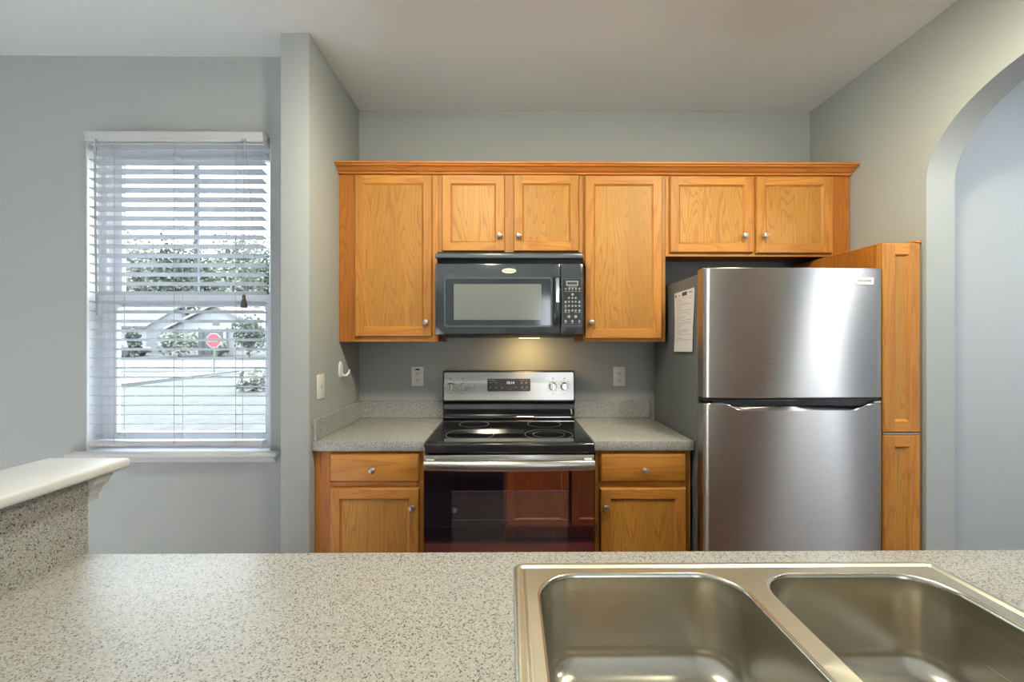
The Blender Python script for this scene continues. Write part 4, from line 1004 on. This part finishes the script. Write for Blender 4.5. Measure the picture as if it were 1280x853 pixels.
# stop sign
t = thing('stop_sign', 'red octagonal stop sign on a thin post beyond the lawn', 'sign', (-16.05, 23.6, gz(-16, 23.6)))
sx_, sy_, sz_ = -16.05, 23.6, 1.40
bm = nb(); box(bm, sx_-0.03, sx_+0.03, sy_, sy_+0.05, gz(-16, 23.6), 1.78); part('post', bm, M['galv'], t)
oc = lambda r: [(sx_+r*math.cos(R(22.5+45*k)), sz_+r*math.sin(R(22.5+45*k))) for k in range(8)]
bm = nb(); prism(bm, oc(0.42), 'y', sy_-0.012, sy_); fixn(bm); pl = part('panel', bm, M['signwhite'], t)
bm = nb(); prism(bm, oc(0.385), 'y', sy_-0.016, sy_-0.010); fixn(bm); part('face', bm, M['red'], pl)
bm = nb(); text_bm(bm, 'STOP', 0.30, (sx_, sy_-0.02, sz_), ext=0.003, sx=0.85); part('lettering', bm, M['signwhite'], pl, smooth=False)

# parked car
def car(cx, cy):
    z0 = gz(cx, cy); t = thing('car', 'dark car parked by the long house beyond the road', 'car', (cx, cy, z0))
    bm = nb(); side = [(-2.1, 0.3), (2.1, 0.3), (2.15, 0.62), (2.0, 0.78), (1.1, 0.88), (0.45, 1.35), (-0.95, 1.38), (-1.55, 0.95), (-2.1, 0.88), (-2.18, 0.6)]
    prism(bm, side, 'y', -0.85, 0.85); fixn(bm)
    bmesh.ops.bevel(bm, geom=[e for e in bm.edges if abs(e.verts[0].co.y-e.verts[1].co.y) < 0.01], offset=0.07, segments=2, affect='EDGES')
    bm.transform(Matrix.Translation((cx, cy, z0))); part('body', bm, M['car'], t)
    bm = nb()
    for s in (-1, 1): prism(bm, [(-1.35, 0.93), (0.85, 0.93), (0.38, 1.29), (-0.9, 1.31)], 'y', 0.845*s, 0.862*s)
    fixn(bm); bm.transform(Matrix.Translation((cx, cy, z0))); part('side_window', bm, M['carglass'], t)
    for sx in (-1.3, 1.3):
        for s in (-0.78, 0.78):
            bm = nb(); lathe(bm, (cx+sx, cy+s-0.11, z0+0.32), (0, 1, 0), [(0.1, 0), (0.29, 0.0), (0.32, 0.03), (0.32, 0.19), (0.29, 0.22), (0.1, 0.22)], 18); part('wheel', bm, M['tyre'], t)
car(-33.2, 37.0)

# shrubs and trees: each its own crown of leaf clusters and its own stem
def crown(bm, c, rx, ry, rz, n, leaf, seed, hole=0.35):
    r = random.Random(seed)
    for _ in range(n):
        a, b = r.random()*2*PI, math.acos(2*r.random()-1); k = (hole+(1-hole)*r.random())*(0.8+0.25*math.sin(3*a+seed)*math.sin(2*b))
        p = Vector((c[0]+rx*k*math.sin(b)*math.cos(a), c[1]+ry*k*math.sin(b)*math.sin(a), c[2]+rz*k*math.cos(b)))
        u = Vector((r.gauss(0, 1), r.gauss(0, 1), r.gauss(0, 1))).normalized(); v = u.orthogonal().normalized()
        s = leaf*(0.6+0.8*r.random())
        bm.faces.new([bm.verts.new(p+q) for q in (u*s*0.5-v*s*0.1, u*s*0.1+v*s*0.35, -u*s*0.5+v*s*0.1, -u*s*0.1-v*s*0.35)])
def shrub(label, x, y, rx, rz, m, seed):
    z = gz(x, y); t = thing('shrub', label, 'shrub', (x, y, z), 'shrubs by the houses')
    bm = nb(); tube(bm, [(x, y, z-0.1), (x, y, z+rz*0.8)], [0.07, 0.03], 6); part('stem', bm, M['bark'], t)
    bm = nb(); crown(bm, (x, y, z+rz), rx, rx, rz, 1400, 0.24, seed, 0.2); part('foliage', bm, m, t, smooth=False)
shrub('large rounded shrub left of the white gabled house', -27.6, 36.3, 1.7, 1.2, M['leaf_mid'], 1)
shrub('slim upright shrub beside the parked car', -30.2, 35.0, 0.55, 1.35, M['leaf_dark'], 2)
shrub('low shrub at the foot of the white gabled house', -24.6, 36.8, 0.8, 0.7, M['leaf_mid'], 3)
shrub('dark tall shrub at the right end of the white gabled house', -21.3, 35.6, 1.5, 1.9, M['leaf_dark'], 4)
shrub('small pale shrub on the near lawn at the right edge of the window', -9.3, 15.8, 0.6, 0.4, M['leaf_pale'], 5)
def tree(label, x, y, h, rx, m, seed, n=2600):
    z = gz(x, y); t = thing('tree', label, 'tree', (x, y, z), 'trees behind the houses')
    r = random.Random(seed)
    bm = nb(); tube(bm, [(x, y, z-0.2), (x+r.uniform(-.2, .2), y, z+h*0.4), (x+r.uniform(-.5, .5), y, z+h*0.93)], [0.28, 0.18, 0.04], 7)
    for k in range(6):
        a = r.random()*2*PI; b = z+h*r.uniform(0.35, 0.7); tube(bm, [(x, y, b), (x+math.cos(a)*rx*0.7, y+math.sin(a)*rx*0.7, b+h*0.2)], [0.09, 0.03], 5)
    part('trunk', bm, M['bark'], t)
    bm = nb(); crown(bm, (x, y, z+h*0.60), rx, rx, h*0.42, n, 0.42, seed, 0.25); part('foliage', bm, m, t, smooth=False)
kinds = [('leaf_pale', 'pale thinly leaved tree'), ('leaf_mid', 'grey green tree'), ('leaf_dark', 'dark evergreen tree')]
r3 = random.Random(11)
place = ['at the far left', 'second from the left', 'third from the left', 'fourth from the left', 'left of the middle', 'just left of the muntin', 'behind the muntin', 'just right of the muntin', 'right of the muntin', 'fourth from the right', 'third from the right', 'second from the right', 'at the far right']
for i, pl_ in enumerate(place):
    d = 55+9.0*(0, 2, 1, 3)[i % 4]; s = -0.93+0.46*i/(len(place)-1); k = (0, 1, 0, 1, 2, 0, 1, 0, 1, 0, 2, 0, 1)[i]
    tree('%s %s of the row behind the houses' % (kinds[k][1], pl_), s*d, d, d*r3.uniform(0.255, 0.30), r3.uniform(2.9, 3.5)+0.02*(d-55), M[kinds[k][0]], 20+i)
